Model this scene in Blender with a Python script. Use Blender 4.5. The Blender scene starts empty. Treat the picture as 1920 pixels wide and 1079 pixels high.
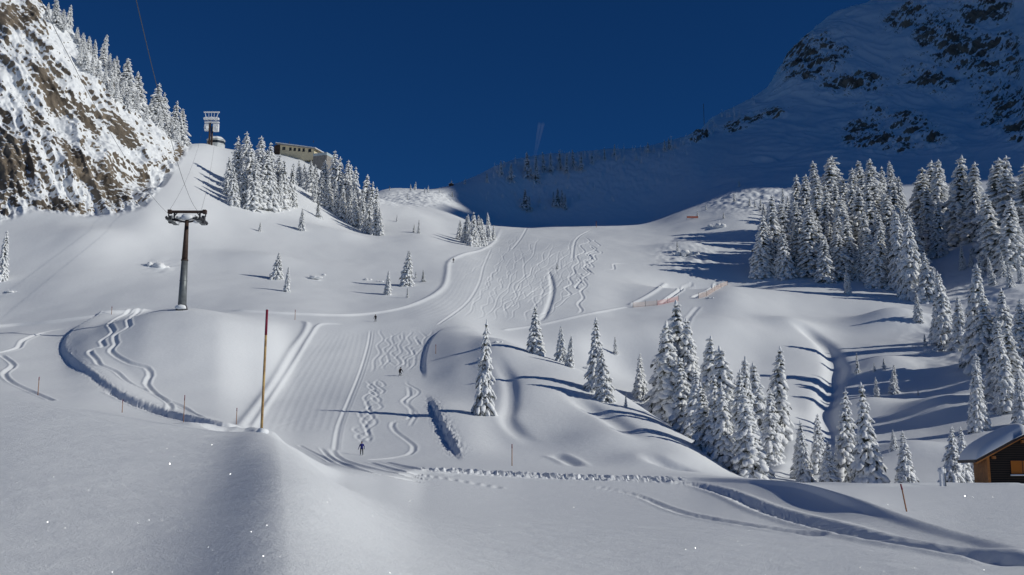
import bpy, math, random
import numpy as np
from mathutils import Matrix, Vector
C = bpy.context.scene
COL = C.collection
R = math.radians
F = 2000.0; HOR = 880.0; CY = 539.5
PITCH = math.atan((HOR - CY) / F); CP, SP = math.cos(PITCH), math.sin(PITCH)
def ae(px, py):                    # picture point -> (x/y, z/y) of its sight line
    u = (np.asarray(px, float) - 960) / F; v = (CY - np.asarray(py, float)) / F
    k = CP - v * SP
    return u / k, (SP + v * CP) / k
# ------------------------------------------------------------------ numpy tools
def pchip_slopes(x, y):            # x,y: (K,N) arrays along axis 0
    h = np.diff(x, axis=0); d = np.diff(y, axis=0) / h
    m = np.zeros_like(y)
    w1 = 2*h[1:] + h[:-1]; w2 = h[1:] + 2*h[:-1]
    same = d[1:] * d[:-1] > 0
    with np.errstate(divide='ignore', invalid='ignore'):
        hm = (w1 + w2) / (w1 / d[:-1] + w2 / d[1:])
    m[1:-1] = np.where(same, hm, 0)
    m[0] = d[0]; m[-1] = d[-1]
    return m
def herm(x0, x1, y0, y1, m0, m1, x):
    h = x1 - x0; t = (x - x0) / h
    return ((2*t**3 - 3*t**2 + 1) * y0 + (t**3 - 2*t**2 + t) * h * m0 + (-2*t**3 + 3*t**2) * y1 + (t**3 - t**2) * h * m1)
def pchip1(x, y, q):
    x = np.array(x, float); y = np.array(y, float); m = pchip_slopes(x[:, None], y[:, None])[:, 0]
    q = np.clip(q, x[0], x[-1]); i = np.clip(np.searchsorted(x, q) - 1, 0, len(x) - 2)
    return herm(x[i], x[i+1], y[i], y[i+1], m[i], m[i+1], q)
_rng = np.random.RandomState(7)
PERM = np.concatenate([_rng.permutation(256)] * 3).astype(np.int32)
GR = _rng.normal(size=(256, 3)); GR /= np.linalg.norm(GR, axis=1)[:, None]; GR = GR.astype(np.float32)
def perlin(x, y, z):
    x = np.asarray(x, np.float32); y = np.asarray(y, np.float32); z = np.asarray(z, np.float32) + 0*x
    xi = np.floor(x).astype(np.int32); yi = np.floor(y).astype(np.int32); zi = np.floor(z).astype(np.int32)
    xf = x - xi; yf = y - yi; zf = z - zi
    f = lambda t: t*t*t*(t*(t*6 - 15) + 10)
    u, v, w = f(xf), f(yf), f(zf)
    def g(i, j, k):
        h = PERM[PERM[PERM[(xi + i) & 255] + ((yi + j) & 255)] + ((zi + k) & 255)]
        G = GR[h]; return G[..., 0]*(xf - i) + G[..., 1]*(yf - j) + G[..., 2]*(zf - k)
    l = lambda a, b, t: a + t*(b - a)
    return l(l(l(g(0,0,0), g(1,0,0), u), l(g(0,1,0), g(1,1,0), u), v), l(l(g(0,0,1), g(1,0,1), u), l(g(0,1,1), g(1,1,1), u), v), w) * 1.5
def sstep(a, b, x):
    t = np.clip((x - a) / (b - a), 0, 1); return t*t*(3 - 2*t)
# ------------------------------------------------------------------ terrain: level lines (px, py, distance)
KL = [
 [(-1400,1110,6),(-400,1110,7),(0,1110,8),(300,1110,8.5),(545,1110,9.5),(800,1110,11.5),(1200,1110,13),(1600,1110,13.5),(1920,1110,13.5),(2300,1120,12),(3300,1120,12)],
 [(-1400,890,14),(-400,900,14),(0,905,14),(300,925,14),(545,945,15),(800,985,20),(1100,1010,20),(1400,1020,20),(1700,1050,17.5),(1920,1082,15.5),(2300,1110,13.5),(3300,1115,13.5)],
 [(-1400,780,22),(-400,785,22),(0,790,22),(300,815,22),(450,834,22),(545,866,24),(650,905,32),(720,900,50),(800,889,75),(1000,900,80),(1280,903,83),(1400,908,71),(1480,914,57.5),(1600,957,33.0),(1700,991,25.9),(1800,1018,21.8),(1920,1049,18.1),(2300,1084,15.3),(3300,1108,14.6)],
 [(-1400,700,28),(-400,725,28),(0,749,28),(150,765,27),(300,789,27),(440,810,27),(490,815,27),(545,836,29),(600,868,34),(650,886,44),(720,888,62),(800,878,80),(1000,887,84),(1280,894,86),(1400,898,74.5),(1480,903,60),(1600,932,36),(1700,967,28),(1800,998,23.2),(1920,1026,19.4),(2300,1070,15.9),(3300,1090,15.6)],
 [(-1400,830,60),(-400,846,60),(0,846,60),(300,860,60),(490,870,60),(560,872,68),(620,873,75),(680,871,90),(800,872,100),(1000,881,102),(1200,889,105),(1280,891,101),(1400,896,98),(1480,904,95),(1530,907,92),(1920,907,88),(2300,905,85),(3300,905,85)],
 [(-1400,750,130),(-400,760,130),(0,762,130),(150,775,125),(300,800,125),(440,815,125),(560,850,125),(680,855,133),(800,862,130),(1000,872,128),(1200,884,128),(1330,892,128),(1430,905,135),(1500,925,140),(1600,930,140),(1920,925,135),(2300,915,130),(3300,915,130)],
 [(-1400,680,185),(-400,690,185),(0,700,185),(120,715,180),(170,712,180),(300,730,176),(400,742,176),(480,752,183),(560,748,190),(700,745,190),(790,752,187),(900,766,178),(1000,765,178),(1100,770,175),(1200,795,165),(1300,842,152),(1430,905,152),(1500,900,165),(1600,900,165),(1750,890,165),(1920,880,160),(2300,860,160),(3300,860,160)],
 [(-1400,620,225),(-400,640,225),(0,640,225),(115,652,222),(165,632,222),(250,598,230),(341,580,238),(430,592,238),(500,618,236),(555,652,235),(700,660,236),(790,658,235),(870,628,240),(930,634,230),(1000,662,220),(1100,702,210),(1200,760,195),(1250,792,186),(1330,840,170),(1430,893,160),(1500,880,190),(1600,860,195),(1750,830,200),(1920,800,200),(2300,770,200),(3300,770,200)],
 [(-1400,580,262),(-400,590,262),(0,610,262),(130,602,262),(270,592,262),(341,592,262),(430,588,262),(560,594,265),(700,606,268),(800,610,268),(850,612,266),(930,640,258),(1000,684,250),(1100,740,240),(1200,800,225),(1250,820,215),(1330,860,205),(1430,880,195),(1500,820,225),(1600,790,235),(1750,750,240),(1920,710,235),(2300,680,235),(3300,680,235)],
 [(-1400,530,300),(-400,545,300),(0,560,300),(130,550,300),(270,548,300),(430,555,300),(560,562,300),(700,575,302),(780,575,300),(870,596,290),(930,615,288),(1000,625,288),(1100,635,285),(1200,650,282),(1300,665,280),(1430,700,275),(1500,700,275),(1560,705,275),(1650,690,275),(1750,670,278),(1920,630,275),(2300,600,275),(3300,600,275)],
 [(-1400,420,350),(-400,440,350),(0,450,355),(130,445,360),(270,470,365),(430,490,370),(560,505,370),(700,515,372),(780,520,372),(850,520,372),(930,530,372),(1000,540,370),(1100,550,368),(1180,562,365),(1300,562,362),(1365,545,372),(1430,555,370),(1500,565,370),(1600,570,370),(1700,568,370),(1800,565,360),(1920,540,350),(2300,520,350),(3300,520,350)],
 [(-1400,340,385),(-400,380,385),(0,405,385),(100,400,390),(200,405,395),(270,402,400),(350,405,420),(430,425,430),(560,450,435),(700,465,440),(780,470,440),(850,480,440),(930,490,440),(1000,490,440),(1100,495,440),(1200,500,440),(1300,505,435),(1430,510,430),(1500,510,430),(1600,505,430),(1700,500,430),(1800,480,420),(1920,460,410),(2300,440,410),(3300,440,410)],
 [(-1400,100,420),(-400,180,425),(0,225,430),(100,255,435),(200,300,440),(270,345,450),(350,330,480),(430,340,500),(500,360,500),(560,375,505),(640,412,508),(700,432,510),(780,430,515),(850,445,520),(930,455,520),(1000,452,520),(1100,452,520),(1200,455,520),(1300,450,520),(1430,450,510),(1500,440,510),(1600,425,510),(1700,410,510),(1800,400,500),(1920,380,490),(2300,370,480),(3300,370,480)],
 [(-1400,-300,500),(-400,-250,500),(0,-50,500),(90,10,505),(130,58,510),(200,140,515),(280,220,525),(345,270,540),(380,268,550),(420,277,560),(520,290,575),(560,292,585),(610,304,590),(650,335,590),(690,366,590),(740,382,600),(800,397,600),(850,408,600),(930,424,605),(1000,427,610),(1100,427,615),(1200,421,620),(1300,388,625),(1400,352,630),(1500,345,630),(1560,340,630),(1640,335,630),(1700,330,630),(1800,325,625),(1920,315,615),(2300,330,600),(3300,400,600)],
 [(-1400,200,680),(-400,250,680),(0,300,680),(345,420,680),(610,430,680),(690,390,680),(740,384,680),(800,390,680),(850,403,680),(900,424,690),(930,445,700),(1200,450,700),(1300,430,700),(1400,400,700),(1500,380,700),(1920,360,690),(2300,330,690),(3300,330,690)],
 [(-1400,500,780),(-400,500,780),(345,500,780),(610,450,780),(680,374,780),(740,362,780),(800,364,780),(850,378,800),(930,405,830),(1000,420,850),(1200,415,850),(1300,385,850),(1400,345,850),(1500,325,850),(1600,310,850),(1800,290,850),(1920,260,840),(2300,120,800),(3300,-150,760)],
 [(-1400,500,850),(-400,500,850),(345,500,850),(610,450,850),(690,368,850),(740,353,850),(800,356,850),(850,346,870),(880,335,900),(950,303,950),(1000,292,980),(1100,284,1000),(1200,276,1020),(1290,256,1050),(1400,240,1100),(1500,220,1100),(1600,210,1100),(1700,200,1100),(1800,190,1100),(1920,165,1080),(2300,-60,1000),(3300,-400,900)],
 [(-1400,550,1250),(-400,550,1250),(690,450,1250),(1000,400,1250),(1200,310,1250),(1290,272,1250),(1330,225,1250),(1370,204,1260),(1440,165,1290),(1465,118,1310),(1500,75,1330),(1560,32,1360),(1640,0,1400),(1800,-60,1450),(1920,-110,1450),(2300,-300,1400),(3300,-500,1200)],
 [(-1400,650,1700),(690,600,1700),(1200,500,1700),(1290,450,1700),(1640,250,1800),(1920,150,1900),(3300,0,1700)],
]
cols_in = np.linspace(-0.50, 0.50, 1420)
cols = np.concatenate([-(0.50 + np.linspace(1, 0, 60, endpoint=False)**1.6 * 0.75), cols_in, 0.50 + np.linspace(0, 1, 61)[1:]**1.6 * 0.85])
NC = len(cols)
Yk, Ek = [np.full(NC, 1.2), np.full(NC, 3.5)], [np.full(NC, -1.75/1.2), np.full(NC, -1.5/3.5)]
for L in KL:
    a_, e_ = ae([p[0] for p in L], [p[1] for p in L]); y_ = [p[2] for p in L]
    Yk.append(np.exp(pchip1(a_, np.log(y_), cols))); Ek.append(pchip1(a_, e_, cols))
Sk = np.log(np.array(Yk)); Ek = np.array(Ek)
for i in range(1, len(Sk)): Sk[i] = np.maximum(Sk[i], Sk[i-1] + 0.012)
Mk = pchip_slopes(Sk, Ek)
rowsS, rowsE = [], []
infr = (cols > -0.5) & (cols < 0.5)
for k in range(len(Sk) - 1):
    d = np.abs(Ek[k+1] - Ek[k])[infr].max() * F
    n = int(np.clip(d / 1.35, 14, 170))
    if k < 1: n = 4
    if k == len(Sk) - 2: n = 12
    if k == 1: n = 60
    for j in range(n):
        s = Sk[k] + (Sk[k+1] - Sk[k]) * (j / n)
        rowsS.append(s); rowsE.append(herm(Sk[k], Sk[k+1], Ek[k], Ek[k+1], Mk[k], Mk[k+1], s))
rowsS.append(Sk[-1]); rowsE.append(Ek[-1])
S = np.array(rowsS); E = np.array(rowsE)               # (rows, cols)
def blur_cols(A, r):
    k = np.exp(-0.5*(np.arange(-3*r, 3*r+1)/r)**2); k /= k.sum()
    P = np.pad(A, ((0,0),(3*r,3*r)), mode='edge'); out = np.zeros_like(A)
    for i, w in enumerate(k): out += w * P[:, i:i+A.shape[1]]
    return out
def blur_rows(A, r): return blur_cols(A.T, r).T
E = blur_cols(E, 7); S = blur_cols(S, 5)
YY = np.exp(S); XX = YY * cols[None, :]; ZZ = E * YY
print('terrain grid', YY.shape)
# large soft undulation of the snow
near = sstep(90, 200, YY)
amp = near * (1 - 0.6*sstep(900, 1300, YY))
ZZ = ZZ + amp * (0.9*perlin(XX/45, YY/60, 0.3) + 0.5*perlin(XX/20, YY/30, 5.3) + 0.12*perlin(XX/7, YY/9, 9.1))
# --- picture coordinates of every vertex (used to look up world places once)
def proj(X, Y, Z):
    d = Y*CP + Z*SP; return 960 + F*X/d, CY - F*(Z*CP - Y*SP)/d
def column_profile(a):
    j = np.searchsorted(cols, a) - 1; j = int(np.clip(j, 0, NC-2)); t = (a - cols[j]) / (cols[j+1] - cols[j])
    return YY[:, j]*(1-t) + YY[:, j+1]*t, ZZ[:, j]*(1-t) + ZZ[:, j+1]*t
def hit(px, py, ymin=0):
    a, e = ae(px, py); a = float(a); e = float(e)
    y, z = column_profile(a); el = z / y
    m = (y > ymin) & (el >= e); i = int(np.argmax(m)) if m.any() else int(np.argmax(el))
    if i == 0: i = 1
    e0, e1 = el[i-1], el[i]; t = 0 if abs(e1 - e0) < 1e-9 else min(1, max(0, (e - e0)/(e1 - e0)))
    Y = y[i-1] + (y[i] - y[i-1])*t
    return np.array([a*Y, Y, z[i-1] + (z[i] - z[i-1])*t])
def ground(x, y):
    yy, zz = column_profile(x / y); return float(np.interp(y, yy, zz))
def densify(pts, step=6):
    out = []
    P = [np.array(p, float) for p in pts]; n = len(P)
    for i in range(n - 1):
        p0 = P[max(i-1, 0)]; p1 = P[i]; p2 = P[i+1]; p3 = P[min(i+2, n-1)]
        m = max(1, int(np.hypot(*(p2 - p1)) / step))
        for k in range(m):
            t = k/m
            out.append(0.5*((2*p1) + (-p0+p2)*t + (2*p0-5*p1+4*p2-p3)*t*t + (-p0+3*p1-3*p2+p3)*t**3))
    out.append(P[-1]); return out
DZ = np.zeros_like(ZZ); RG = np.zeros_like(ZZ); SW = np.zeros_like(ZZ)
def feature(pts, w, d, kind='groove', wm=None, rough=0.0, step=6, ymin=0, side=1, fall=8.0, fade=.06, saw=0.0):
    """pts picture path looked up on the snow; w width in px of the photo (scaled to metres there) or wm metres; d depth in metres"""
    W = [hit(p[0], p[1], ymin) for p in densify(pts, step)]
    W = np.array(W)
    # drop wild jumps (path passing a crest)
    lo = np.full(ZZ.shape, 1e9, np.float32); T = {}
    best = {}
    a_all = W[:, 0]/W[:, 1]
    wid = np.array([wm if wm else w*q[1]/F for q in W])
    reach = {'ditch': 2.6, 'groove': 3.2, 'ridge': 3.0, 'step': fall, 'lane': 2.5}[kind]
    pad = wid.max()*reach
    j0 = np.searchsorted(cols, a_all.min() - pad/W[:,1].min()); j1 = np.searchsorted(cols, a_all.max() + pad/W[:,1].min()) + 1
    j0 = max(j0, 0); j1 = min(j1, NC)
    D = np.full((ZZ.shape[0], j1-j0), 1e9, np.float32); SG = np.zeros_like(D); WW = np.ones_like(D)*wid.mean(); TP = np.ones_like(D)
    L = len(W) - 1
    for i in range(L):
        p, q = W[i], W[i+1]
        if np.hypot(*(q - p)[:2]) > 0.16*p[1] + 3: continue
        pd = max(wid[i], wid[i+1])*reach
        ymn, ymx = min(p[1], q[1]) - pd, max(p[1], q[1]) + pd
        am = min((min(p[0],q[0])-pd)/ymx, (min(p[0],q[0])-pd)/max(ymn,1)); aM = max((max(p[0],q[0])+pd)/ymx, (max(p[0],q[0])+pd)/max(ymn,1))
        c0 = max(np.searchsorted(cols, am), j0); c1 = min(np.searchsorted(cols, aM) + 1, j1)
        if c1 <= c0: continue
        ysub = YY[:, c0:c1]; r = np.where(((ysub > ymn) & (ysub < ymx)).any(axis=1))[0]
        if len(r) == 0: continue
        r0, r1 = r[0], r[-1] + 1
        X = XX[r0:r1, c0:c1] - p[0]; Y = ysub[r0:r1] - p[1]
        v = (q - p)[:2]; l2 = v @ v + 1e-9
        t = np.clip((X*v[0] + Y*v[1])/l2, 0, 1)
        dx = X - t*v[0]; dy = Y - t*v[1]; dd = np.sqrt(dx*dx + dy*dy)
        sl = (slice(r0, r1), slice(c0-j0, c1-j0)); m = dd < D[sl]
        D[sl] = np.where(m, dd, D[sl]); SG[sl] = np.where(m, np.sign(v[0]*dy - v[1]*dx), SG[sl]); WW[sl] = np.where(m, wid[i], WW[sl])
        g = (i + t)/max(L, 1); TP[sl] = np.where(m, sstep(0, fade, g)*sstep(0, fade, 1-g), TP[sl])
    q = D / WW
    c = (slice(None), slice(j0, j1))
    if kind == 'groove':
        h = -d*np.exp(-(q/0.75)**2) + 0.4*d*np.exp(-((q-1.5)/0.5)**2)
    elif kind == 'ditch': h = -d*np.exp(-np.abs(q/.9)**2.4)
    elif kind == 'ridge': h = d*np.exp(-q*q)
    elif kind == 'lane': h = -d*(1 - sstep(0.75, 1.1, q)) + 0.5*d*np.exp(-((q-1.35)/0.3)**2)
    else:                                            # one side (left of the walking direction when side=1) stands higher, fading out
        s = q*SG*side
        h = d*sstep(-0.6, 0.6, s)*(1 - sstep(1.0, fall, s))
    m = q < 30
    DZ[c] += np.where(m, h*TP, 0)
    if saw: SW[c] = np.maximum(SW[c], np.where(m, saw*(1 - sstep(.7, 1.2, q))*TP, 0))
    if rough: RG[c] = np.maximum(RG[c], np.where(m, rough*np.exp(-(q/1.3)**2)*TP, 0))
def bump(px, py, rx, ry, h, ymin=0):
    p = hit(px, py, ymin); global ZZ
    ZZ = ZZ + h*np.exp(-((XX-p[0])/rx)**2 - ((YY-p[1])/ry)**2)
# big forms of the snow, before anything is placed on it
bump(430, 860, 0.01, 0.01, 0)
xr = -0.207*YY - 0.02*(YY-10)                           # wind lip running away from the viewer
lip = 0.50*(1-sstep(20, 29, YY))*sstep(4, 8, YY)
dxl = XX - xr
ZZ = ZZ + lip*np.where(dxl < 0, np.exp(-(np.abs(dxl)/0.75)**1.8), np.exp(-(np.abs(dxl)/1.5)**1.6))
bump(1160, 650, 9, 14, -4, 240); bump(1230, 690, 10, 12, -3, 240)
bump(1450, 800, 8, 14, 3, 165); bump(1640, 610, 12, 12, 3.2, 270); bump(1350, 620, 20, 14, 2.5, 260)
bump(1700, 600, 10, 8, 3.5, 270); bump(1660, 690, 9, 8, 2.6, 240); bump(1760, 770, 8, 9, 3.0, 180); bump(1700, 850, 7, 8, 2.2, 150)
bump(1480, 610, 8, 9, 2.2, 270); bump(1620, 770, 8, 8, 2.4, 180); bump(1490, 840, 5, 7, 2.2, 160)
bump(200, 450, 14, 16, 2.5, 300); bump(480, 490, 16, 14, 2.5, 300); bump(620, 440, 16, 14, 2.5, 360)
bump(1010, 740, 8, 12, 1.8, 150); bump(1130, 830, 6, 9, 1.2, 130); bump(1220, 870, 5, 6, 1.0, 120); bump(860, 690, 6, 10, .3, 150)
bump(760, 400, 14, 14, 2.0, 400); bump(1330, 520, 26, 17, -8, 370); bump(1290, 465, 20, 14, 3.0, 420); bump(1370, 420, 20, 14, 3.5, 480)
def wave(x0, y0, x1, y1, amp, n, ph=0.0, seed=0):
    rr = random.Random(seed*7 + int(x0)); P = []; m = n*6
    ln = math.hypot(x1-x0, y1-y0); nx, ny = -(y1-y0)/ln, (x1-x0)/ln
    for i in range(m+1):
        t = i/m; A = amp*(0.7 + 0.3*math.sin(t*5 + seed))*math.sin(ph + t*n*2*math.pi + 0.5*math.sin(3*t+seed))
        P.append((x0 + (x1-x0)*t + nx*A*1.0 + 3*math.sin(t*4+seed), y0 + (y1-y0)*t + ny*A*0.6))
    return P
FE = []
# --- wide cuts and banks
feature([(1488,598),(1515,620),(1550,650),(1566,690),(1556,730),(1550,770),(1560,830),(1548,880)], 0, 1.9, 'ditch', wm=2.8, ymin=150, fade=.15)
feature([(922,655),(940,685),(957,720),(957,760),(952,785),(972,812),(1010,840)], 0, .6, 'ditch', wm=1.4, fade=.35)
feature([(1055,728),(1110,765),(1150,785),(1185,812),(1215,830)], 0, .9, 'ditch', wm=2.0, fade=.35)
feature([(1213,845),(1235,862),(1300,885)], 0, .8, 'ditch', wm=1.5, fade=.35)
feature([(1035,852),(1060,862),(1085,876)], 0, .35, wm=1.0, fade=.3)
feature([(830,616),(805,645),(795,680),(797,712)], 0, .6, 'step', wm=1.0, side=1, fall=8, fade=.2)
feature([(800,738),(815,770),(835,815),(865,866)], 0, .8, 'step', wm=.9, side=1, fall=9, rough=.15, fade=.25)
feature([(255,579),(200,588),(158,608),(130,628),(117,655),(135,680),(175,708),(215,738),(280,768),(350,790),(440,809)], 0, .75, 'step', wm=1.0, side=1, fall=7, rough=.06)
feature([(200,735),(270,768),(345,790),(440,810)], 0, .3, wm=.6, rough=.15)
feature([(-200,632),(0,613),(100,604),(200,592),(285,581)], 0, .6, 'ridge', wm=1.3)
feature([(430,583),(560,590),(660,592),(740,582),(798,562),(830,540),(838,515),(842,492),(868,478),(900,470),(925,455),(941,424)], 0, .5, 'ridge', wm=1.0)
feature([(560,604),(575,606),(570,625),(545,660),(515,712),(480,762),(447,806)], 0, .4, 'ridge', wm=.75)
feature([(640,608),(600,609),(582,630),(558,670),(530,715),(497,765),(470,808)], 0, .3, 'ridge', wm=.5)
feature([(695,618),(690,650),(675,700),(655,750),(635,800),(627,848)], 0, .13, wm=.3)
feature([(700,618),(695,650),(680,700),(660,750),(640,800),(632,848)], 0, .06, wm=.3)
feature([(922,465),(907,500),(897,535),(872,572),(820,610)], 0, .13, wm=.4)
feature([(988,428),(975,450),(960,468)], 0, .18, wm=.6)
feature([(1030,508),(1036,545),(1022,590),(1008,604)], 0, .55, 'ditch', wm=.9, fade=.2)
feature([(1112,430),(1080,450),(1073,492)], 0, .22, wm=.6, fade=.2)
feature([(940,620),(1010,610),(1090,592),(1180,575)], 0, .3, 'ridge', wm=.7)
feature([(1180,573),(1215,555),(1250,532)], 0, .6, 'ridge', wm=.9)
feature([(1240,570),(1275,545),(1300,533)], 0, .6, wm=.8)
feature([(1300,558),(1330,545),(1345,533)], 0, .8, wm=.8)
feature([(1310,575),(1290,600),(1270,650)], 0, .2, wm=.8)
# groomer lines on the prepared piste
for k in range(9):
    t = (k+0.5)/9
    feature([(612+t*70,622),(572+t*104,670),(525+t*128,740),(490+t*140,812)], 0, .014, wm=.45, step=14)
for k in range(6):
    t = (k+0.5)/6
    feature([(640+k*10,600),(742+k*6,594+k*2),(822+k*7,560+k*4),(855+k*7,520),(872+k*7,488),(925+k*8,455),(948+k*7,432)], 0, .016, wm=.6, step=14)
feature([(560,700),(640,690),(740,680)], 0, .03, wm=.35); feature([(520,800),(620,770),(700,755)], 0, .03, wm=.35)
# --- ski tracks
TR = []
TR += [[(255,582),(215,600),(205,610),(213,622),(190,640),(195,650),(168,664),(180,680),(185,690),(215,700),(240,720),(290,740),(318,760),(315,785)],
       [(270,580),(240,600),(243,612),(215,630),(218,645),(208,660),(240,680),(275,690),(282,705),(275,720),(300,745),(345,765),(380,795)],
       [(150,612),(80,625),(42,640),(35,652),(0,662),(-60,672)], [(0,665),(25,685),(8,700),(20,716),(60,735),(100,752)]]
for t in TR: feature(t, 0, .26, wm=.45, rough=.02)
P2 = [(765,722),(768,742),(755,752),(772,770),(767,785),(737,793),(740,808),(762,825),(776,838),(768,852),(730,860),(690,863)]
feature(P2, 0, .12, wm=.36)
for s in range(4): feature(wave(712-s*4, 712, 690-s*6, 832, 11+s*2, 4, s*2.4, s), 0, .08, wm=.32, step=4)
feature(wave(770, 712, 775, 800, 12, 2, 1), 0, .07, wm=.32, step=4)
for s in range(9):
    feature(wave(716+s*11+(s*37%7), 616+(s*29%11), 698+s*9+(s*17%9), 700-(s*23%14), 5+(s*13%4), 3+(s*7%2), s*1.9, s), 0, .07, wm=.34, step=4, fade=.12)
rr_ = random.Random(12)
for s in range(27):
    x0 = 955 + s*6.3 + rr_.uniform(-6, 6); y0 = 434 + rr_.uniform(0, 40); x1 = 868 + s*6.3 + rr_.uniform(-12, 12); y1 = rr_.choice([608, 600, 590, 560, 530])
    feature(wave(x0, y0, x1, y1, rr_.uniform(4, 9), rr_.randint(4, 8), rr_.uniform(0, 6), s), 0, rr_.uniform(.04, .11), wm=rr_.uniform(.26, .4), step=4, fade=.15)
for s in range(14):
    x0 = rr_.uniform(1000, 1110); y0 = rr_.uniform(450, 540); L_ = rr_.uniform(60, 120)
    feature(wave(x0, y0, x0-L_, y0+L_*rr_.uniform(.25, .6), rr_.uniform(3, 6), rr_.randint(2, 4), rr_.uniform(0, 6), s), 0, rr_.uniform(.05, .12), wm=.32, step=4, fade=.15)
for s, (a0, b0, a1, b1, n_) in enumerate([(1120,450,1095,500,4),(1108,455,1088,590,6),(1098,445,1062,560,6),(1125,470,1100,520,4),(1115,470,1080,545,6)]):
    feature(wave(a0, b0, a1, b1, 9, n_, s, s), 0, .2, wm=.5, step=4)
feature([(1240,500),(1190,495),(1150,496),(1152,505),(1130,508)], 0, .25, wm=.5)
feature([(1046,520),(1075,518),(1090,525),(1080,540),(1105,548)], 0, .25, wm=.5)
# --- foreground
feature([(790,882),(1000,893),(1250,903),(1350,922),(1450,962),(1560,992),(1700,1024),(1800,1040),(1930,1062)], 0, .17, wm=.42, rough=.04, saw=.06)
feature([(782,879),(900,885),(1060,893),(1200,897),(1290,901)], 0, .02, 'ditch', wm=1.4, rough=.03, fade=.1, saw=.44)
feature([(1110,912),(1190,928),(1250,952),(1300,967),(1400,985),(1540,1006)], 0, .07, wm=.25, rough=.03)
feature([(690,866),(760,886),(850,900),(948,917)], 0, .10, wm=.28, rough=.02)
feature([(720,866),(800,884),(870,893)], 0, .12, wm=.35)
feature([(620,840),(640,862),(700,880),(800,900)], 0, .12, wm=.4); feature([(600,838),(625,862),(690,886),(790,905)], 0, .1, wm=.3)
feature([(560,835),(590,850),(625,868)], 0, .12, wm=.3)
feature([(1540,908),(1640,912),(1760,909),(1920,910)], 0, .15, 'ridge', wm=1.2)
_p = (XX + .35*perlin(XX/.9, YY/1.3, 1.1) + .25*YY + .3*perlin(XX/.3, YY/2, 5.1))/.72; _f = _p - np.floor(_p)
ZB = ZZ.copy()                                            # placement uses the surface with grooves
ZZ = ZZ + DZ + SW*(_f*np.minimum(1, (1-_f)*6) - .5)*(.9 + .5*perlin(XX/1.5, YY/2, 8.8)) + RG*(perlin(XX/.6, YY/.9, 2.2)*1.1 + perlin(XX/.19, YY/.4, 4.2)*.9)*(1 + YY/200)
# hummocky ground of buried bushes near the saddle and slopes
PX, PY = proj(XX, YY, ZZ)
def ell(cx, cy, rx, ry, rot=0, ylo=0, yhi=1e9):
    c, s = math.cos(R(rot)), math.sin(R(rot)); x = PX - cx; y = PY - cy
    u = (x*c + y*s)/rx; v = (-x*s + y*c)/ry
    return np.where((YY > ylo) & (YY < yhi), np.exp(-(u*u + v*v)**1.5), 0)
hum = 0.9*ell(790,372,90,16,0,560,900) + .8*ell(1450,372,130,30,0,500,760) + .6*ell(1290,480,60,26,0,400,600) + .9*ell(1110,320,190,50,0,780,1100) + .6*ell(1000,380,90,30,0,760,1000) + .5*ell(1830,600,120,120,0,200,600) + .3*ell(300,500,40,14,0,250,500)+ .6*ell(1560,330,60,30,0,500,760)
ZZ = ZZ + hum*(1.4*perlin(XX/5, YY/6, 3.3) + .7*perlin(XX/2.2, YY/3, 7.3))
# --- cliffs
skl = sstep(0, 30, PY - np.interp(PX, [0,90,130,200,280,345], [-50,10,58,140,220,270]))
basel = np.interp(PX, [-400,0,60,100,150,220,270,310,345,380], [420,425,400,405,412,408,395,350,300,250])
cl = sstep(400, 300, PX)*0 + sstep(0, 22, basel - PY)*((YY > 370) & (YY < 640))*sstep(395, 330, PX)
cl = cl.astype(float)
rm = np.zeros_like(cl)
for q in [(1520,110,70,45,-20),(1790,80,90,50,25),(1850,110,80,60,0),(1880,200,60,60,30),(1740,150,60,30,10),(1620,255,50,30,0),(1660,265,60,22,10),(1540,120,60,30,-30),(1640,215,30,20,0),(1890,240,60,30,30),(1700,30,50,25,-30),(1840,20,60,30,0),(1310,258,30,8,-20),(1450,215,25,10,0),(1720,250,70,24,20),(1600,160,70,25,0),(1400,230,50,14,-20),(1870,170,70,30,20)]:
    rm = np.maximum(rm, ell(*q, 760, 1600))
rmm = np.maximum(rm, 0.24*((YY > 980) & (PX > 1290)).astype(float)*sstep(30, -20, PY-250))
n3 = lambda s, o: perlin(XX/s, YY/s, ZZ/s + o)
def ridged(s, o): return 1 - 2*np.abs(n3(s, o))
# rock folds run down to the right in the picture: skewed coordinates
U1 = (XX*0.78 + ZZ*0.62); V1 = (XX*0.62 - ZZ*0.78)
stre = perlin(U1/8, V1/40, YY/40) ; stre2 = perlin(U1/3.0, V1/17, YY/16 + 4); stre3 = perlin(U1/1.3, V1/7, YY/7 + 9)
big = perlin(XX/38, ZZ/48, YY/60 + 1.7)
stre4 = perlin(U1/.8, V1/3, YY/3 + 3)
dl = cl*(7*big + 4.5*(1-2*np.abs(stre)) + 2.2*(1-2*np.abs(stre2)) + 1.2*stre3 + .6*stre4 + .9*n3(2.4, 7) + .5*n3(1.1, 9)) - cl*5
gul = perlin(XX/60 + ZZ/140, YY/60, 3.7); gul2 = perlin(XX/22 + ZZ/60, YY/25, 1.2); gul3 = perlin(XX/8 + ZZ/20, YY/9, 6.2)
far = sstep(760, 950, YY)*(1 - sstep(1350, 1650, YY))*sstep(820, 1050, PX)
farr = far*sstep(1250, 1500, PX)
dr = farr*(10*gul + 6*(.5-np.abs(gul2))) + far*(1.0*gul2 + .5*gul3 + .5*n3(5, 2)) + rm*(10*ridged(38, 2) + 7*ridged(14, 6) + 3.5*ridged(6, 3) + 2*n3(2.6, 1) - 8)
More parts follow.
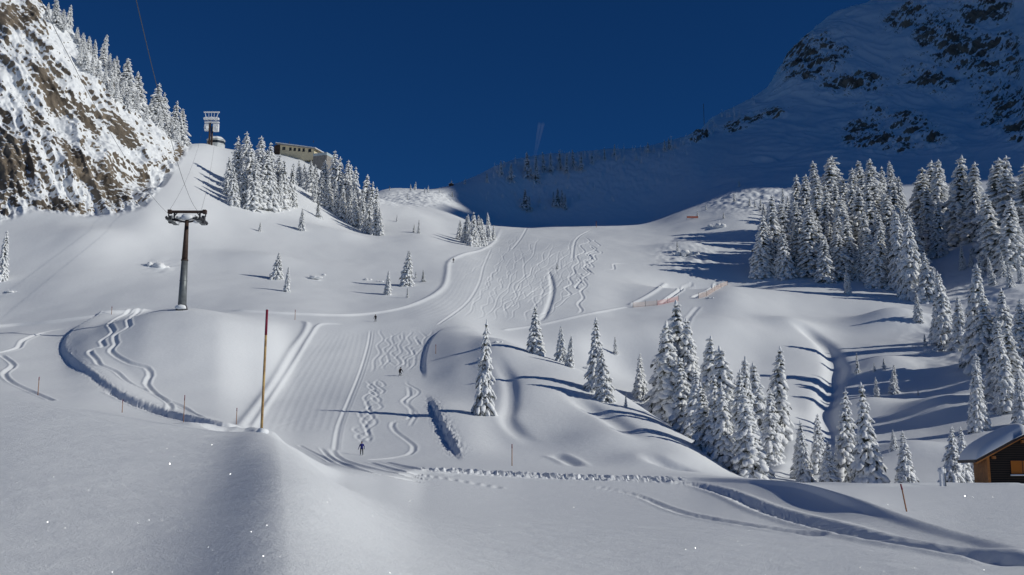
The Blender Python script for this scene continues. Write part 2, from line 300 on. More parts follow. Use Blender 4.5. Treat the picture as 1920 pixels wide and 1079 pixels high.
# horizontal push towards the viewer keeps the sheet single valued yet rugged
YY2 = YY - dl*0.65 - dr*0.5; ZZ = ZZ + dl*0.35 + dr*0.5
XX2 = XX + dl*0.4*(cl > 0)
# slopes -> rock where steep
def normal_z(X, Y, Z):
    ax = np.gradient(X, axis=1); ay = np.gradient(Y, axis=1); az = np.gradient(Z, axis=1)
    bx = np.gradient(X, axis=0); by = np.gradient(Y, axis=0); bz = np.gradient(Z, axis=0)
    nx = ay*bz - az*by; ny = az*bx - ax*bz; nz = ax*by - ay*bx
    return nx, ny, nz, np.sqrt(nx*nx + ny*ny + nz*nz) + 1e-9
nx, ny, nz, nl = normal_z(XX2, YY2, ZZ)
st = nz/nl
low = sstep(140, 20, basel - PY)                          # bare walls low on the left cliff
knob = n3(1.6, 4)
patch = perlin(U1/14, V1/34, 7.7)
bare = np.zeros_like(cl)
for q in [(25,310,42,75,0),(215,345,48,42,30),(272,335,16,42,-10),(110,385,70,25,0),(5,385,14,40,0),(20,25,45,22,10),(60,22,20,22,0),(95,165,60,22,55),(165,215,40,12,50),(140,300,60,16,50),(60,210,50,12,50),(230,240,40,12,50),(340,290,16,22,0)]: bare = np.maximum(bare, ell(*q, 370, 640))
rockl = cl*np.clip((0.285 + .62*bare + 0.30*(stre2*.6 + stre3*.8 + stre4*.8 + .5*knob) + 0.28*patch - st)*2.3 + .1, 0, 1)
rockr = np.clip(rmm*1.35, 0, 1)*np.clip((0.66 + 0.50*n3(26, 3) + .42*n3(7, 5) + .3*n3(3, 8) - st)*2.2, 0, 1)
ROCK = np.clip(np.maximum(rockl, rockr), 0, 1)
ROCK[S.shape[0]-14:, :] *= 0
# ------------------------------------------------------------------ materials
def mat(name, col, rough=0.6, **kw):
    m = bpy.data.materials.new(name); m.use_nodes = True; b = m.node_tree.nodes['Principled BSDF']
    b.inputs['Base Color'].default_value = (*col, 1); b.inputs['Roughness'].default_value = rough
    b.inputs['Metallic'].default_value = kw.get('metal', 0); b.inputs['Specular IOR Level'].default_value = kw.get('spec', .3)
    nt = m.node_tree; N = nt.nodes; L = nt.links
    if kw.get('var'):
        s, c2, lo, hi = kw['var']
        tc = N.new('ShaderNodeTexCoord'); no = N.new('ShaderNodeTexNoise'); no.inputs['Scale'].default_value = s; no.inputs['Detail'].default_value = 6
        L.new(tc.outputs['Object'], no.inputs['Vector'])
        cr = N.new('ShaderNodeMapRange'); cr.inputs[1].default_value = lo; cr.inputs[2].default_value = hi
        L.new(no.outputs['Fac'], cr.inputs[0])
        mx = N.new('ShaderNodeMix'); mx.data_type = 'RGBA'; mx.inputs[6].default_value = (*col, 1); mx.inputs[7].default_value = (*c2, 1)
        L.new(cr.outputs[0], mx.inputs[0]); L.new(mx.outputs[2], b.inputs['Base Color'])
        if kw.get('bump'):
            bp = N.new('ShaderNodeBump'); bp.inputs['Strength'].default_value = kw['bump']; bp.inputs['Distance'].default_value = kw.get('bdist', .05)
            L.new(no.outputs['Fac'], bp.inputs['Height']); L.new(bp.outputs[0], b.inputs['Normal'])
    return m
SNOWC = (.87, .885, .90)
def terrain_mat():
    m = bpy.data.materials.new('snow_and_rock'); m.use_nodes = True; nt = m.node_tree; N = nt.nodes; L = nt.links
    b = N['Principled BSDF']; b.inputs['Roughness'].default_value = .65; b.inputs['Specular IOR Level'].default_value = .25
    tc = N.new('ShaderNodeTexCoord')
    at = N.new('ShaderNodeAttribute'); at.attribute_name = 'rock'
    n1 = N.new('ShaderNodeTexNoise'); n1.inputs['Scale'].default_value = .8; n1.inputs['Detail'].default_value = 8; n1.inputs['Roughness'].default_value = .7
    mp = N.new('ShaderNodeMapping'); mp.vector_type = 'TEXTURE'; mp.inputs['Rotation'].default_value = (0, R(50), 0); mp.inputs['Scale'].default_value = (3.2, 2.2, .8)
    L.new(tc.outputs['Object'], mp.inputs['Vector']); L.new(mp.outputs[0], n1.inputs['Vector'])
    ad = N.new('ShaderNodeMath'); ad.operation = 'MULTIPLY_ADD'; L.new(n1.outputs['Fac'], ad.inputs[0]); ad.inputs[1].default_value = 2.4; ad.inputs[2].default_value = -1.2
    s = N.new('ShaderNodeMath'); s.operation = 'ADD'; L.new(at.outputs['Fac'], s.inputs[0]); L.new(ad.outputs[0], s.inputs[1])
    mr = N.new('ShaderNodeMapRange'); mr.inputs[1].default_value = .42; mr.inputs[2].default_value = .56; L.new(s.outputs[0], mr.inputs[0])
    gt = N.new('ShaderNodeMath'); gt.operation = 'MULTIPLY'; L.new(mr.outputs[0], gt.inputs[0])
    g2 = N.new('ShaderNodeMapRange'); g2.inputs[1].default_value = .02; g2.inputs[2].default_value = .15; L.new(at.outputs['Fac'], g2.inputs[0]); L.new(g2.outputs[0], gt.inputs[1])
    n2 = N.new('ShaderNodeTexNoise'); n2.inputs['Scale'].default_value = .12; n2.inputs['Detail'].default_value = 9; n2.inputs['Roughness'].default_value = .65
    L.new(mp.outputs[0], n2.inputs['Vector'])
    cr = N.new('ShaderNodeValToRGB'); e = cr.color_ramp.elements
    e[0].position = .3; e[0].color = (.06, .048, .038, 1); e[1].position = .72; e[1].color = (.42, .34, .25, 1)
    x = e.new(.5); x.color = (.21, .17, .13, 1)
    L.new(n2.outputs['Fac'], cr.inputs[0])
    mx = N.new('ShaderNodeMix'); mx.data_type = 'RGBA'; mx.inputs[6].default_value = (*SNOWC, 1)
    L.new(cr.outputs[0], mx.inputs[7]); L.new(gt.outputs[0], mx.inputs[0]); L.new(mx.outputs[2], b.inputs['Base Color'])
    # snow grain (near) and rock relief
    n3_ = N.new('ShaderNodeTexNoise'); n3_.inputs['Scale'].default_value = 34; n3_.inputs['Detail'].default_value = 5; n3_.inputs['Roughness'].default_value = .75
    L.new(tc.outputs['Object'], n3_.inputs['Vector'])
    n4 = N.new('ShaderNodeTexNoise'); n4.inputs['Scale'].default_value = .9; n4.inputs['Detail'].default_value = 7; n4.inputs['Roughness'].default_value = .6
    L.new(tc.outputs['Object'], n4.inputs['Vector'])
    b1 = N.new('ShaderNodeBump'); b1.inputs['Strength'].default_value = .8; b1.inputs['Distance'].default_value = .016; L.new(n3_.outputs['Fac'], b1.inputs['Height'])
    b2 = N.new('ShaderNodeBump'); b2.inputs['Strength'].default_value = .5; b2.inputs['Distance'].default_value = .12; L.new(n4.outputs['Fac'], b2.inputs['Height']); L.new(b1.outputs[0], b2.inputs['Normal'])
    b3 = N.new('ShaderNodeBump'); b3.inputs['Distance'].default_value = 2.0; L.new(n1.outputs['Fac'], b3.inputs['Height']); L.new(gt.outputs[0], b3.inputs['Strength']); L.new(b2.outputs[0], b3.inputs['Normal'])
    L.new(b3.outputs[0], b.inputs['Normal'])
    return m
MT = terrain_mat()
M_SNOW = mat('snow', SNOWC, .65, spec=.2)
M_TSNOW = mat('tree_snow', (.88, .885, .89), .7, spec=.15, var=(9, (.72, .73, .73), .5, .85), bump=.5, bdist=.05)
M_NEED = mat('needles', (.055, .060, .042), .7, var=(14, (.42, .43, .43), .44, .60))
M_BARK = mat('bark', (.09, .065, .045), .9, var=(5, (.05, .04, .03), .4, .6))
# ------------------------------------------------------------------ mesh helpers
def np_mesh(name, V, Fq, mt, smooth=True, n=4):
    me = bpy.data.meshes.new(name); V = np.asarray(V, np.float32); Fq = np.asarray(Fq, np.int32)
    me.vertices.add(len(V)); me.vertices.foreach_set('co', V.ravel())
    me.loops.add(Fq.size); me.loops.foreach_set('vertex_index', Fq.ravel())
    me.polygons.add(len(Fq)); me.polygons.foreach_set('loop_start', np.arange(len(Fq), dtype=np.int32)*Fq.shape[1])
    me.polygons.foreach_set('loop_total', np.full(len(Fq), Fq.shape[1], np.int32))
    me.polygons.foreach_set('use_smooth', np.full(len(Fq), smooth))
    me.update(calc_edges=True); me.materials.append(mt); return me
def link(name, me, parent=None, loc=None):
    o = bpy.data.objects.new(name, me); COL.objects.link(o)
    if parent is not None: o.parent = parent
    if loc is not None: o.location = loc
    return o
def tag(o, label=None, cat=None, group=None, kind=None):
    if label: o['label'] = label
    if cat: o['category'] = cat
    if group: o['group'] = group
    if kind: o['kind'] = kind
    return o
def empty(name, loc, label, cat, group=None, rz=0):
    o = bpy.data.objects.new(name, None); COL.objects.link(o); o.location = loc; o.rotation_euler = (0, 0, rz); o.empty_display_size = .3
    return tag(o, label, cat, group)
class MB:
    def __init__(s): s.v = []; s.f = []
    def add(s, V, Fs, M=None):
        b = len(s.v)
        for p in V: s.v.append(tuple(M @ Vector(p)) if M else tuple(p))
        for f in Fs: s.f.append([b+i for i in f])
    def box(s, x0, x1, y0, y1, z0, z1, M=None):
        s.add([(x0,y0,z0),(x1,y0,z0),(x1,y1,z0),(x0,y1,z0),(x0,y0,z1),(x1,y0,z1),(x1,y1,z1),(x0,y1,z1)], [(0,3,2,1),(4,5,6,7),(0,1,5,4),(1,2,6,5),(2,3,7,6),(3,0,4,7)], M)
    def tube(s, p, q, r0, r1=None, n=8):
        r1 = r0 if r1 is None else r1; p = Vector(p); q = Vector(q); d = (q-p).normalized()
        a = d.orthogonal().normalized(); b = d.cross(a); V = []
        for c, r in ((p, r0), (q, r1)):
            for i in range(n):
                t = 2*math.pi*i/n; V.append(c + a*r*math.cos(t) + b*r*math.sin(t))
        s.add(V, [(i, (i+1) % n, n+(i+1) % n, n+i) for i in range(n)] + [tuple(range(n-1, -1, -1)), tuple(range(n, 2*n))])
    def path(s, P, r, n=6):
        P = [Vector(p) for p in P]; V = []; rr = r if isinstance(r, (list, tuple)) else [r]*len(P)
        for i, c in enumerate(P):
            d = (P[min(i+1, len(P)-1)] - P[max(i-1, 0)]).normalized(); a = d.cross(Vector((.3, .2, 1))).normalized(); b = d.cross(a)
            for k in range(n):
                t = 2*math.pi*k/n; V.append(c + a*rr[i]*math.cos(t) + b*rr[i]*math.sin(t))
        Fs = [(i*n+k, i*n+(k+1) % n, (i+1)*n+(k+1) % n, (i+1)*n+k) for i in range(len(P)-1) for k in range(n)]
        s.add(V, Fs + [tuple(range(n-1, -1, -1)), tuple(range((len(P)-1)*n, len(P)*n))])
    def prism(s, poly, y0, y1, M=None):                     # poly in xz
        n = len(poly); s.add([(x, y0, z) for x, z in poly] + [(x, y1, z) for x, z in poly], [(i, (i+1) % n, n+(i+1) % n, n+i) for i in range(n)] + [tuple(range(n-1, -1, -1)), tuple(range(n, 2*n))], M)
    def lump(s, c, rx, ry, rz, seed=0, sub=1, amp=.25):
        V, Fs = ICO[sub]; rs = np.random.RandomState(seed); W = V*(1 + amp*(rs.rand(len(V), 1)-.5)*2)*np.array([rx, ry, rz]) + np.array(c)
        s.add([tuple(p) for p in W], [tuple(f) for f in Fs])
    def build(s, name, mt, parent=None, smooth=False, bevel=0):
        me = bpy.data.meshes.new(name); me.from_pydata(s.v, [], s.f); me.materials.append(mt)
        if smooth: me.polygons.foreach_set('use_smooth', [True]*len(me.polygons))
        me.update(); o = link(name, me, parent)
        if bevel: b = o.modifiers.new('b', 'BEVEL'); b.width = bevel; b.segments = 2
        return o
import bmesh
ICO = []
for sd in (1, 2, 3):
    bm = bmesh.new(); bmesh.ops.create_icosphere(bm, subdivisions=sd, radius=1); bm.verts.ensure_lookup_table()
    ICO.append((np.array([v.co[:] for v in bm.verts]), np.array([[v.index for v in f.verts] for f in bm.faces]))); bm.free()
# ------------------------------------------------------------------ terrain object
nr = YY.shape[0]
V = np.stack([XX2, YY2, ZZ], -1).reshape(-1, 3)
idx = np.arange(nr*NC, dtype=np.int32).reshape(nr, NC)
Q = np.stack([idx[:-1, :-1], idx[:-1, 1:], idx[1:, 1:], idx[1:, :-1]], -1).reshape(-1, 4)
me = np_mesh('snowfield', V, Q, MT)
at = me.attributes.new('rock', 'FLOAT', 'POINT'); at.data.foreach_set('value', ROCK.astype(np.float32).ravel())
tag(link('terrain', me), kind='structure')
mb = MB(); mb.add([(-900,1.15,-1.9),(900,1.15,-1.9),(3500,-3500,-500),(-3500,-3500,-500)], [(0,3,2,1)]); tag(mb.build('ground', M_SNOW), kind='structure')  # unseen snow sheet behind the camera, added to bounce light forward
# unseen ridge added at right, its height shaped to shade the bowl and peak
gx = np.linspace(0, 1, 60); gy = np.linspace(200, 2300, 200); GX, GY = np.meshgrid(gx, gy)
HH = np.interp(GY, [200, 232, 262, 360, 440, 510, 580, 710, 1900, 2300], [300, 520, 915, 938, 992, 1015, 1060, 1320, 1320, 600]); XW = 1130 + GX*900
tent = np.where(GX < .411, sstep(-.15, .411, GX), 1 - .5*sstep(.411, 1, GX))
GZ = 150 + (HH - 150)*tent + (12*perlin(XW/90, GY/90, 3) + 5*perlin(XW/30, GY/30, 5))
gi = np.arange(GX.size).reshape(GX.shape)
me = np_mesh('shading_ridge', np.stack([XW, GY, GZ], -1).reshape(-1, 3), np.stack([gi[:-1,:-1], gi[:-1,1:], gi[1:,1:], gi[1:,:-1]], -1).reshape(-1, 4), MT)
tag(link('mountain', me), kind='structure')
# finer placement surface
ZB = ZB + DZ
ZSAVE = ZZ; ZZ = ZB
# ------------------------------------------------------------------ snow laden spruces
def blobs(cen, rad, axes, rs, sub, amp):
    """cen (n,3), rad (n,3) along axes (n,3,3)"""
    V0, F0 = ICO[sub]; n = len(cen); W = V0[None]*(1 + amp*(rs.rand(n, len(V0), 1) - .5)*2)
    W = W*rad[:, None, :]; W = np.einsum('nvk,nkj->nvj', W, axes) + cen[:, None, :]
    Fq = F0[None] + (np.arange(n)*len(V0))[:, None, None]
    return W.reshape(-1, 3), Fq.reshape(-1, 3)
def make_tree(seed, Rb, tiers, dens, sub, snow, cone=.85, ragged=.25, twigs=9):
    rs = np.random.RandomState(seed)
    cen, rad, axs, TV = [], [], [], []
    lean = rs.normal(0, .012, 2)
    side = rs.rand(8)*ragged
    for i in range(tiers):
        t = .03 + .95*(i + rs.rand()*.6)/tiers
        r = Rb*(1 - t)**cone*(1 + ragged*.5*math.sin(i*1.7 + seed) ) + .008
        n = max(3, int(dens*(r/Rb)**.7 + 1))
        ph = rs.rand()*6.28
        for k in range(n):
            a = ph + 6.283*(k + rs.rand()*.5)/n
            L = r*(.72 + .42*rs.rand())*(1 - side[int((a % 6.283)/6.283*8) % 8])
            dr = .35 + .45*rs.rand() + .25*(1-t)
            if t > .93: dr = .2
            d = np.array([math.cos(a), math.sin(a), 0]); tn = np.array([-d[1], d[0], 0])
            c0 = np.array([lean[0]*t*3, lean[1]*t*3, t])
            bp = lambda s: c0 + d*L*s + np.array([0, 0, -dr*L*s*s])
            for s in (.42, .7, .95):
                if rs.rand() > snow: continue
                p = bp(s) + tn*rs.normal(0, .12)*L*s; ax = d*1.0 + np.array([0, 0, -2*dr*s*.9]); ax /= np.linalg.norm(ax)
                up = np.cross(ax, tn); w = (.010 + .16*L)*(.75 + .6*rs.rand())*(1.1 - .2*s)
                cen.append(p + up*.0*w + np.array([0, 0, w*.35])); rad.append([w*1.45, w*.85, w*.55]); axs.append([ax, tn, -up if up[2] < 0 else up])
            for j in range(twigs):
                s = .15 + .9*rs.rand(); p = bp(s) + tn*rs.normal(0, .10)*L; ln = (.012 + .26*L)*(.6 + .8*rs.rand())
                o = d*rs.rand()*.7 + tn*rs.normal(0, .6) + np.array([0, 0, -.9]); o /= np.linalg.norm(o); w = ln*.16
                q = np.cross(o, [rs.rand()-.5, rs.rand()-.5, rs.rand()-.5]); q /= np.linalg.norm(q)+1e-6
                TV += [p - q*w, p + q*w, p + o*ln*.6 + q*w*.9, p + o*ln]
    # leader
    cen.append(np.array([lean[0]*3, lean[1]*3, .965])); rad.append([.009, .009, .035]); axs.append([[1,0,0],[0,1,0],[0,0,1]])
    SV, SF = blobs(np.array(cen), np.array(rad), np.array(axs), rs, sub, .28)
    snow_me = np_mesh('snow_load', SV, SF, M_TSNOW)
    TV = np.array(TV); nb = len(TV)//4
    TF = np.arange(nb*4).reshape(-1, 4)[:, [0, 1, 2, 3]]
    # dark inner cone that keeps the crown from showing through
    m = 14; zz = np.linspace(.05, .93, m); cv = []; ns = 9
    for z in zz:
        rr = Rb*(1-z)**cone*.42*(.75 + .5*rs.rand(ns)); th = np.arange(ns)/ns*6.283
        cv.append(np.stack([rr*np.cos(th) + lean[0]*3*z, rr*np.sin(th) + lean[1]*3*z, z + .01*rs.rand(ns)], -1))
    cv = np.concatenate(cv); cf = [(i*ns+k, i*ns+(k+1) % ns, (i+1)*ns+(k+1) % ns, (i+1)*ns+k) for i in range(m-1) for k in range(ns)]
    AV = np.concatenate([TV, cv]); AF = np.concatenate([TF, np.array(cf) + len(TV)])
    crown_me = np_mesh('crown', AV, AF, M_NEED, smooth=False)
    mb = MB(); mb.tube((0, 0, -.04), (lean[0]*3, lean[1]*3, .97), .016, .003, 8)
    tm = bpy.data.meshes.new('trunk'); tm.from_pydata(mb.v, [], mb.f); tm.materials.append(M_BARK); tm.update()
    # far version: everything in one mesh
    one = np_mesh('spruce', np.concatenate([SV, TV[:nb*4]]), SF, M_TSNOW)
    bpy.data.meshes.remove(one)
    return tm, crown_me, snow_me
def join_mesh(parts):
    bm = bmesh.new(); mats = []
    for me in parts:
        k = len(bm.faces); bm.from_mesh(me); bm.faces.ensure_lookup_table()
        for f in bm.faces[k:]: f.material_index = len(mats)
        mats.append(me.materials[0])
    m = bpy.data.meshes.new('spruce'); bm.to_mesh(m); bm.free()
    for x in mats: m.materials.append(x)
    return m
BIG = [make_tree(11, .165, 30, 11, 1, .80, .80, .25), make_tree(12, .15, 30, 10, 1, .85, .75, .3), make_tree(13, .19, 28, 12, 1, .78, .85, .35),
       make_tree(14, .135, 32, 10, 1, .86, .7, .2), make_tree(15, .20, 26, 12, 1, .82, .9, .45), make_tree(16, .16, 24, 9, 1, .72, .8, .4)]
MID = [make_tree(21, .16, 24, 9, 0, .88, .75, .2, 5), make_tree(22, .14, 26, 9, 0, .92, .7, .25, 5), make_tree(23, .18, 22, 9, 0, .85, .8, .3, 5), make_tree(24, .125, 26, 8, 0, .95, .65, .2, 4)]
RIME = [make_tree(31, .15, 24, 9, 0, 1.0, .7, .2, 2), make_tree(32, .13, 26, 9, 0, 1.0, .65, .3, 2), make_tree(33, .17, 22, 9, 0, 1.0, .8, .3, 2)]
SMALL = [join_mesh(make_tree(41, .2, 12, 7, 0, .9, .8, .3, 4)), join_mesh(make_tree(42, .17, 13, 7, 0, .95, .75, .3, 3)), join_mesh(make_tree(43, .26, 10, 7, 0, .9, .9, .5, 4))]
SMALLR = [join_mesh(make_tree(51, .17, 14, 8, 0, 1.0, .7, .3, 1)), join_mesh(make_tree(52, .22, 12, 8, 0, 1.0, .8, .3, 1))]
trng = random.Random(5)
TREES = []
def tree(px, base, top, label=None, group=None, Y=None, kind='mid', wide=1.0, ymin=0, name='spruce_tree'):
    if Y: a, _ = ae(px, base); p = np.array([float(a)*Y, Y, 0]); p[2] = ground(p[0], Y)
    else: p = hit(px, base, ymin)
    _, et = ae(px, top); H = float(et)*p[1] - p[2]
    if H < .4: H = .4
    H *= 1.02
    src = {'big': BIG, 'mid': MID, 'rime': RIME, 'small': SMALL, 'smallr': SMALLR}[kind]
    q = trng.choice(src); rz = trng.random()*6.28; sx = H*wide*trng.uniform(.95, 1.38); tl = (R(trng.gauss(0, 1.3)), R(trng.gauss(0, 1.3)))
    if kind in ('small', 'smallr'):
        o = link(name, q); o.location = (p[0], p[1], p[2]-.03*H)
        o.scale = (sx, sx*trng.uniform(.85,1.15), H); o.rotation_euler = (*tl, rz)
    else:
        o = bpy.data.objects.new(name, None); COL.objects.link(o); o.location = (p[0], p[1], p[2]-.03*H); o.scale = (sx, sx*trng.uniform(.85,1.15), H); o.rotation_euler = (*tl, rz)
        for nm, me in zip(('trunk', 'crown', 'snow_load'), q): link(nm, me, o)
    tag(o, label, 'tree', group); TREES.append((o, px, base, top)); return o
ORD = ['zeroth','first','second','third','fourth','fifth','sixth','seventh','eighth','ninth','tenth','eleventh','twelfth','thirteenth','fourteenth','fifteenth','sixteenth','seventeenth','eighteenth','nineteenth','twentieth','twenty-first','twenty-second','twenty-third','twenty-fourth','twenty-fifth','twenty-sixth','twenty-seventh','twenty-eighth','twenty-ninth','thirtieth']
def row(lst, what, where, group, kind='mid', **kw):
    lst = sorted(lst)
    for i, t in enumerate(lst):
        tree(t[0], t[2], t[1], f'{what}, {ORD[i+1]} from left {where}', group, kind=kind, **kw)
row([(88,5,34),(106,-4,40),(117,17,52),(127,9,56),(144,51,80),(155,61,98),(166,67,104),(178,74,118),(191,62,126),(201,99,142),(210,110,156),(220,104,164),(236,107,182),(246,140,190),(262,133,196),(283,180,216),(292,156,225),(303,177,236),(311,173,242),(324,186,248),(340,204,262)],
    'tall rime-white spruce', 'on the skyline above the cliff', 'rimed spruces on the skyline above the cliff', 'rime', ymin=380, wide=1.25)
row([(150,84,118),(162,95,130),(174,104,140),(184,112,150),(196,128,162),(206,142,176),(218,150,186),(228,150,190),(240,165,206),(254,168,208),(272,196,230),(297,206,246),(316,215,258),(330,228,270)],
    'shorter white spruce', 'just below the skyline row', 'lower spruces on the cliff edge', 'rime', ymin=380, wide=1.2)
row([(444,255,345),(458,243,352),(472,264,368),(489,252,364),(505,265,374),(517,285,382),(429,292,365)], 'white spruce', 'in back row below the lift station', 'wood below the lift station, back row', 'rime')
row([(483,272,388),(498,280,390),(438,305,385),(455,300,385),(472,300,392),(509,292,392),(527,298,388),(545,304,385),(522,325,394),(540,335,382)], 'snowy spruce', 'in front row below the lift station', 'wood below the lift station, front row', 'mid')
row([(560,298,345),(571,306,352),(582,300,358),(592,306,362),(602,304,364),(612,298,370),(624,281,380),(633,290,390),(646,296,398),(655,304,402),(666,312,412),(680,326,422),(691,337,428),(701,350,434)], 'white spruce', 'in back row under the restaurant', 'wood under the restaurant, back row', 'rime')
row([(590,330,378),(603,328,384),(617,330,392),(630,338,402),(643,346,410),(655,352,418),(668,354,426),(680,360,432),(692,368,438),(705,376,441),(714,388,442)], 'snow-covered spruce', 'in front row under the restaurant', 'wood under the restaurant, front row', 'mid')
row([(862,412,450),(872,405,456),(880,400,458),(888,397,462),(897,402,460),(906,408,461),(917,398,452),(925,422,450)], 'spruce', 'in the small clump beside the upper piste', 'spruce clump beside the upper piste', 'mid')
for px, b, t, l, k in [
 (566,432,390,'lone white spruce below the wood on the left snow slope','mid'),(596,408,372,'small spruce at the lower edge of the restaurant wood','small'),
 (487,434,416,'tiny snowy sapling on the slope above the lift pylon, near a bank','smallr'),
 (520,523,472,'taller left spruce of a pair on the slope right of the lift pylon','big'),(537,547,500,'shorter right spruce of a pair on the slope right of the lift pylon','big'),
 (760,536,468,'tallest spruce of the loose group left of the upper piste','big'),(727,553,506,'slim spruce just left of the tallest one by the upper piste','big'),
 (764,559,536,'small spruce at the foot of the tallest one by the upper piste','small'),(793,529,504,'small white spruce right of the tallest one by the upper piste','small'),(780,522,508,'tiny white spruce between two others left of the upper piste','smallr'),
 (744,416,402,'tiny spruce pair member on the slope below the saddle','smallr'),(785,438,411,'small bushy spruce on the slope left of the spruce clump','small'),(776,436,420,'lower half-buried spruce beside the bushy one near the clump','small'),
 (905,778,597,'large solitary snow-laden spruce right of the lower piste casting a long shadow','big'),
 (1003,663,573,'mid-sized snowy spruce on the spur right of the large solitary spruce','big'),
 (1053,680,610,'taller left spruce of a close pair on the spur','big'),(1068,688,628,'shorter right spruce of a close pair on the spur','big'),
 (1120,735,593,'tall broad snowy spruce on the crest of the spur','big'),(1136,750,650,'spruce leaning against the broad one on the spur crest, lower right of it','big'),
 (1154,664,630,'little spruce in the hollow behind the spur crest','small'),(1200,745,661,'slim dark-sided spruce behind the spur crest','big'),(1207,752,718,'small spruce at the foot of the slim dark-sided one','small'),
 (1173,764,738,'tiny bare-topped spruce sapling on the spur slope','small'),
 (2,526,430,'snowy spruce cut by the left edge of the picture','mid'),
 (1608,700,661,'small spruce at the left of the sapling group by the gully','small'),(1640,697,679,'tiny bushy spruce in the sapling group by the gully','smallr'),(1658,693,671,'tiny pointed spruce in the sapling group by the gully','smallr'),
 (1675,738,682,'small dark spruce standing alone above the valley shadow','mid'),(1645,745,706,'small spruce peeking out behind the tall valley spruces','mid'),
 (1722,603,549,'short spruce left of the tall ones at the lower right wood edge','mid'),(1735,650,625,'rounded snow-plastered sapling on the right slope','smallr'),(1765,658,628,'pointed small spruce on the right slope below the wood','small'),
 (1722,742,730,'tiny white sapling on the slope left of the tall right spruces','smallr'),
 (1590,552,505,'small spruce standing in front of the right wood in its shadow','mid'),(1616,520,470,'young spruce at the front edge of the right wood','mid'),
 (1044,505,493,'dark little sapling among the ski tracks on the upper piste','small'),
 ]: tree(px, b, t, l, None, kind=k, wide=(.72 if px == 905 else 1), ymin=(165 if px>1450 and b>560 else 0))
row([(1246,596,775),(1262,606,792),(1281,560,785),(1298,596,795),(1272,640,800)], 'tall snow-laden spruce', 'in the rear of the spur-end cluster', 'rear of the spur cluster', 'big', wide=1.15)
row([(1290,668,818),(1306,690,828),(1322,640,815),(1334,627,820),(1326,716,848),(1345,700,862),(1362,715,876),(1376,712,858)], 'big snowy spruce', 'in the front of the cluster at the spur end', 'front of the spur cluster', 'big', wide=1.1)
for px, b, t, Y, l in [
 (1365,800,648,178,'pointed spruce behind the cluster at the spur end'),(1394,810,667,180,'slender spruce right of the cluster at the spur end'),(1381,830,690,172,'half-hidden spruce at the right of the spur cluster'),
 (1410,884,728,150,'lowest spruce of the spur, at its right foot'),(1430,795,676,205,'tall spruce on the valley side, left of a matching neighbour'),(1454,760,648,215,'tall spruce on the valley side, right of a matching neighbour'),(1440,800,730,195,'short spruce under the two tall valley-side spruces')]:
    tree(px, b, t, l, None, Y=Y, kind='big')
for px, t, Y, w, l in [
 (1513,787,150,1,'front-left valley spruce with a spiky top'),(1500,800,165,1,'small spruce behind the spiky-topped valley spruce'),(1536,775,175,1,'narrow spruce behind the left valley spruces'),(1553,825,148,1.15,'low broad dark-green valley spruce between taller ones'),
 (1588,727,155,.9,'tall narrow valley spruce left of the tallest'),(1610,800,150,1,'low spruce filling the gap between the two tallest valley spruces'),(1632,714,146,.95,'tallest and widest valley spruce with heavy snow clumps'),
 (1703,806,143,1.2,'lone valley spruce with round snow clumps left of the hut'),(1691,840,150,1,'short spruce tucked against the lone one left of the hut'),(1680,805,190,1,'faint small spruce behind the lone valley spruce'),
 (1787,797,118,.9,'left spruce of the pair beside the hut'),(1808,800,122,.9,'right spruce of the pair beside the hut'),(1825,850,125,1,'low spruce under the hut eave')]:
    tree(px, 905, t, l, None, Y=Y, kind='big', wide=w)
row([(1757,560,640),(1778,507,645),(1800,556,655),(1832,497,680),(1852,548,690),(1887,536,690),(1912,560,700),(1938,520,700)], 'tall white spruce', 'in the upper group on the right slope', 'upper group of tall spruces on the right slope', 'big', ymin=165, wide=1.2)
row([(1832,662,808),(1852,756,806),(1876,600,745),(1893,620,770),(1874,742,778),(1908,600,760),(1916,690,800)], 'snow-plastered spruce', 'in the group above the hut roof', 'spruces above the hut roof', 'big', ymin=165)
# the wood on the right slope: rows from front to back
def wood(n, x0, x1, b0, b1, h0, h1, rowname, where, group, seed, ymin=250, kind='mid'):
    rr = random.Random(seed); L = []
    for i in range(n):
        t = (i + .5 + rr.uniform(-.35, .35))/n; px = x0 + (x1-x0)*t; b = b0 + (b1-b0)*t + rr.uniform(-7, 7); h = rr.uniform(h0, h1)*1.08
        L.append((px, b-h, b))
    row(L, rowname, where, group, kind, ymin=ymin, wide=1.3)
wood(16, 1422, 1690, 512, 535, 62, 120, 'snowy spruce', 'in the front row of the right wood', 'right wood, front row', 1)
wood(16, 1428, 1740, 497, 528, 85, 130, 'snowy spruce', 'in the second row of the right wood', 'right wood, second row', 2)
wood(14, 1435, 1730, 478, 505, 90, 132, 'snowy spruce', 'in the third row of the right wood', 'right wood, third row', 3)
wood(11, 1485, 1690, 450, 480, 100, 125, 'snowy spruce', 'in the fourth row of the right wood', 'right wood, fourth row', 4)
wood(9, 1525, 1680, 425, 450, 95, 130, 'snowy spruce', 'in the fifth row of the right wood', 'right wood, fifth row', 5)
row([(1560,352,410),(1582,330,400),(1600,322,410),(1618,300,405),(1638,296,410),(1658,312,400),(1678,300,395),(1690,330,420)], 'snow-topped spruce', 'in the top row of the right wood', 'right wood, top row', 'mid', wide=1.2)
row([(1690,392,545),(1706,400,560),(1722,430,558),(1740,470,566),(1748,500,566)], 'large snowy spruce', 'at the right wood right corner', 'right wood, right front corner', 'big', ymin=250)
row([(1727,312,440),(1741,300,430),(1757,296,440),(1768,296,425),(1790,290,455),(1803,308,440),(1818,305,450),(1832,330,450),(1738,350,470),(1760,380,480)], 'tall frosted spruce', 'in the gap group behind the right wood', 'rear spruces right of the wood', 'mid', wide=1.25)
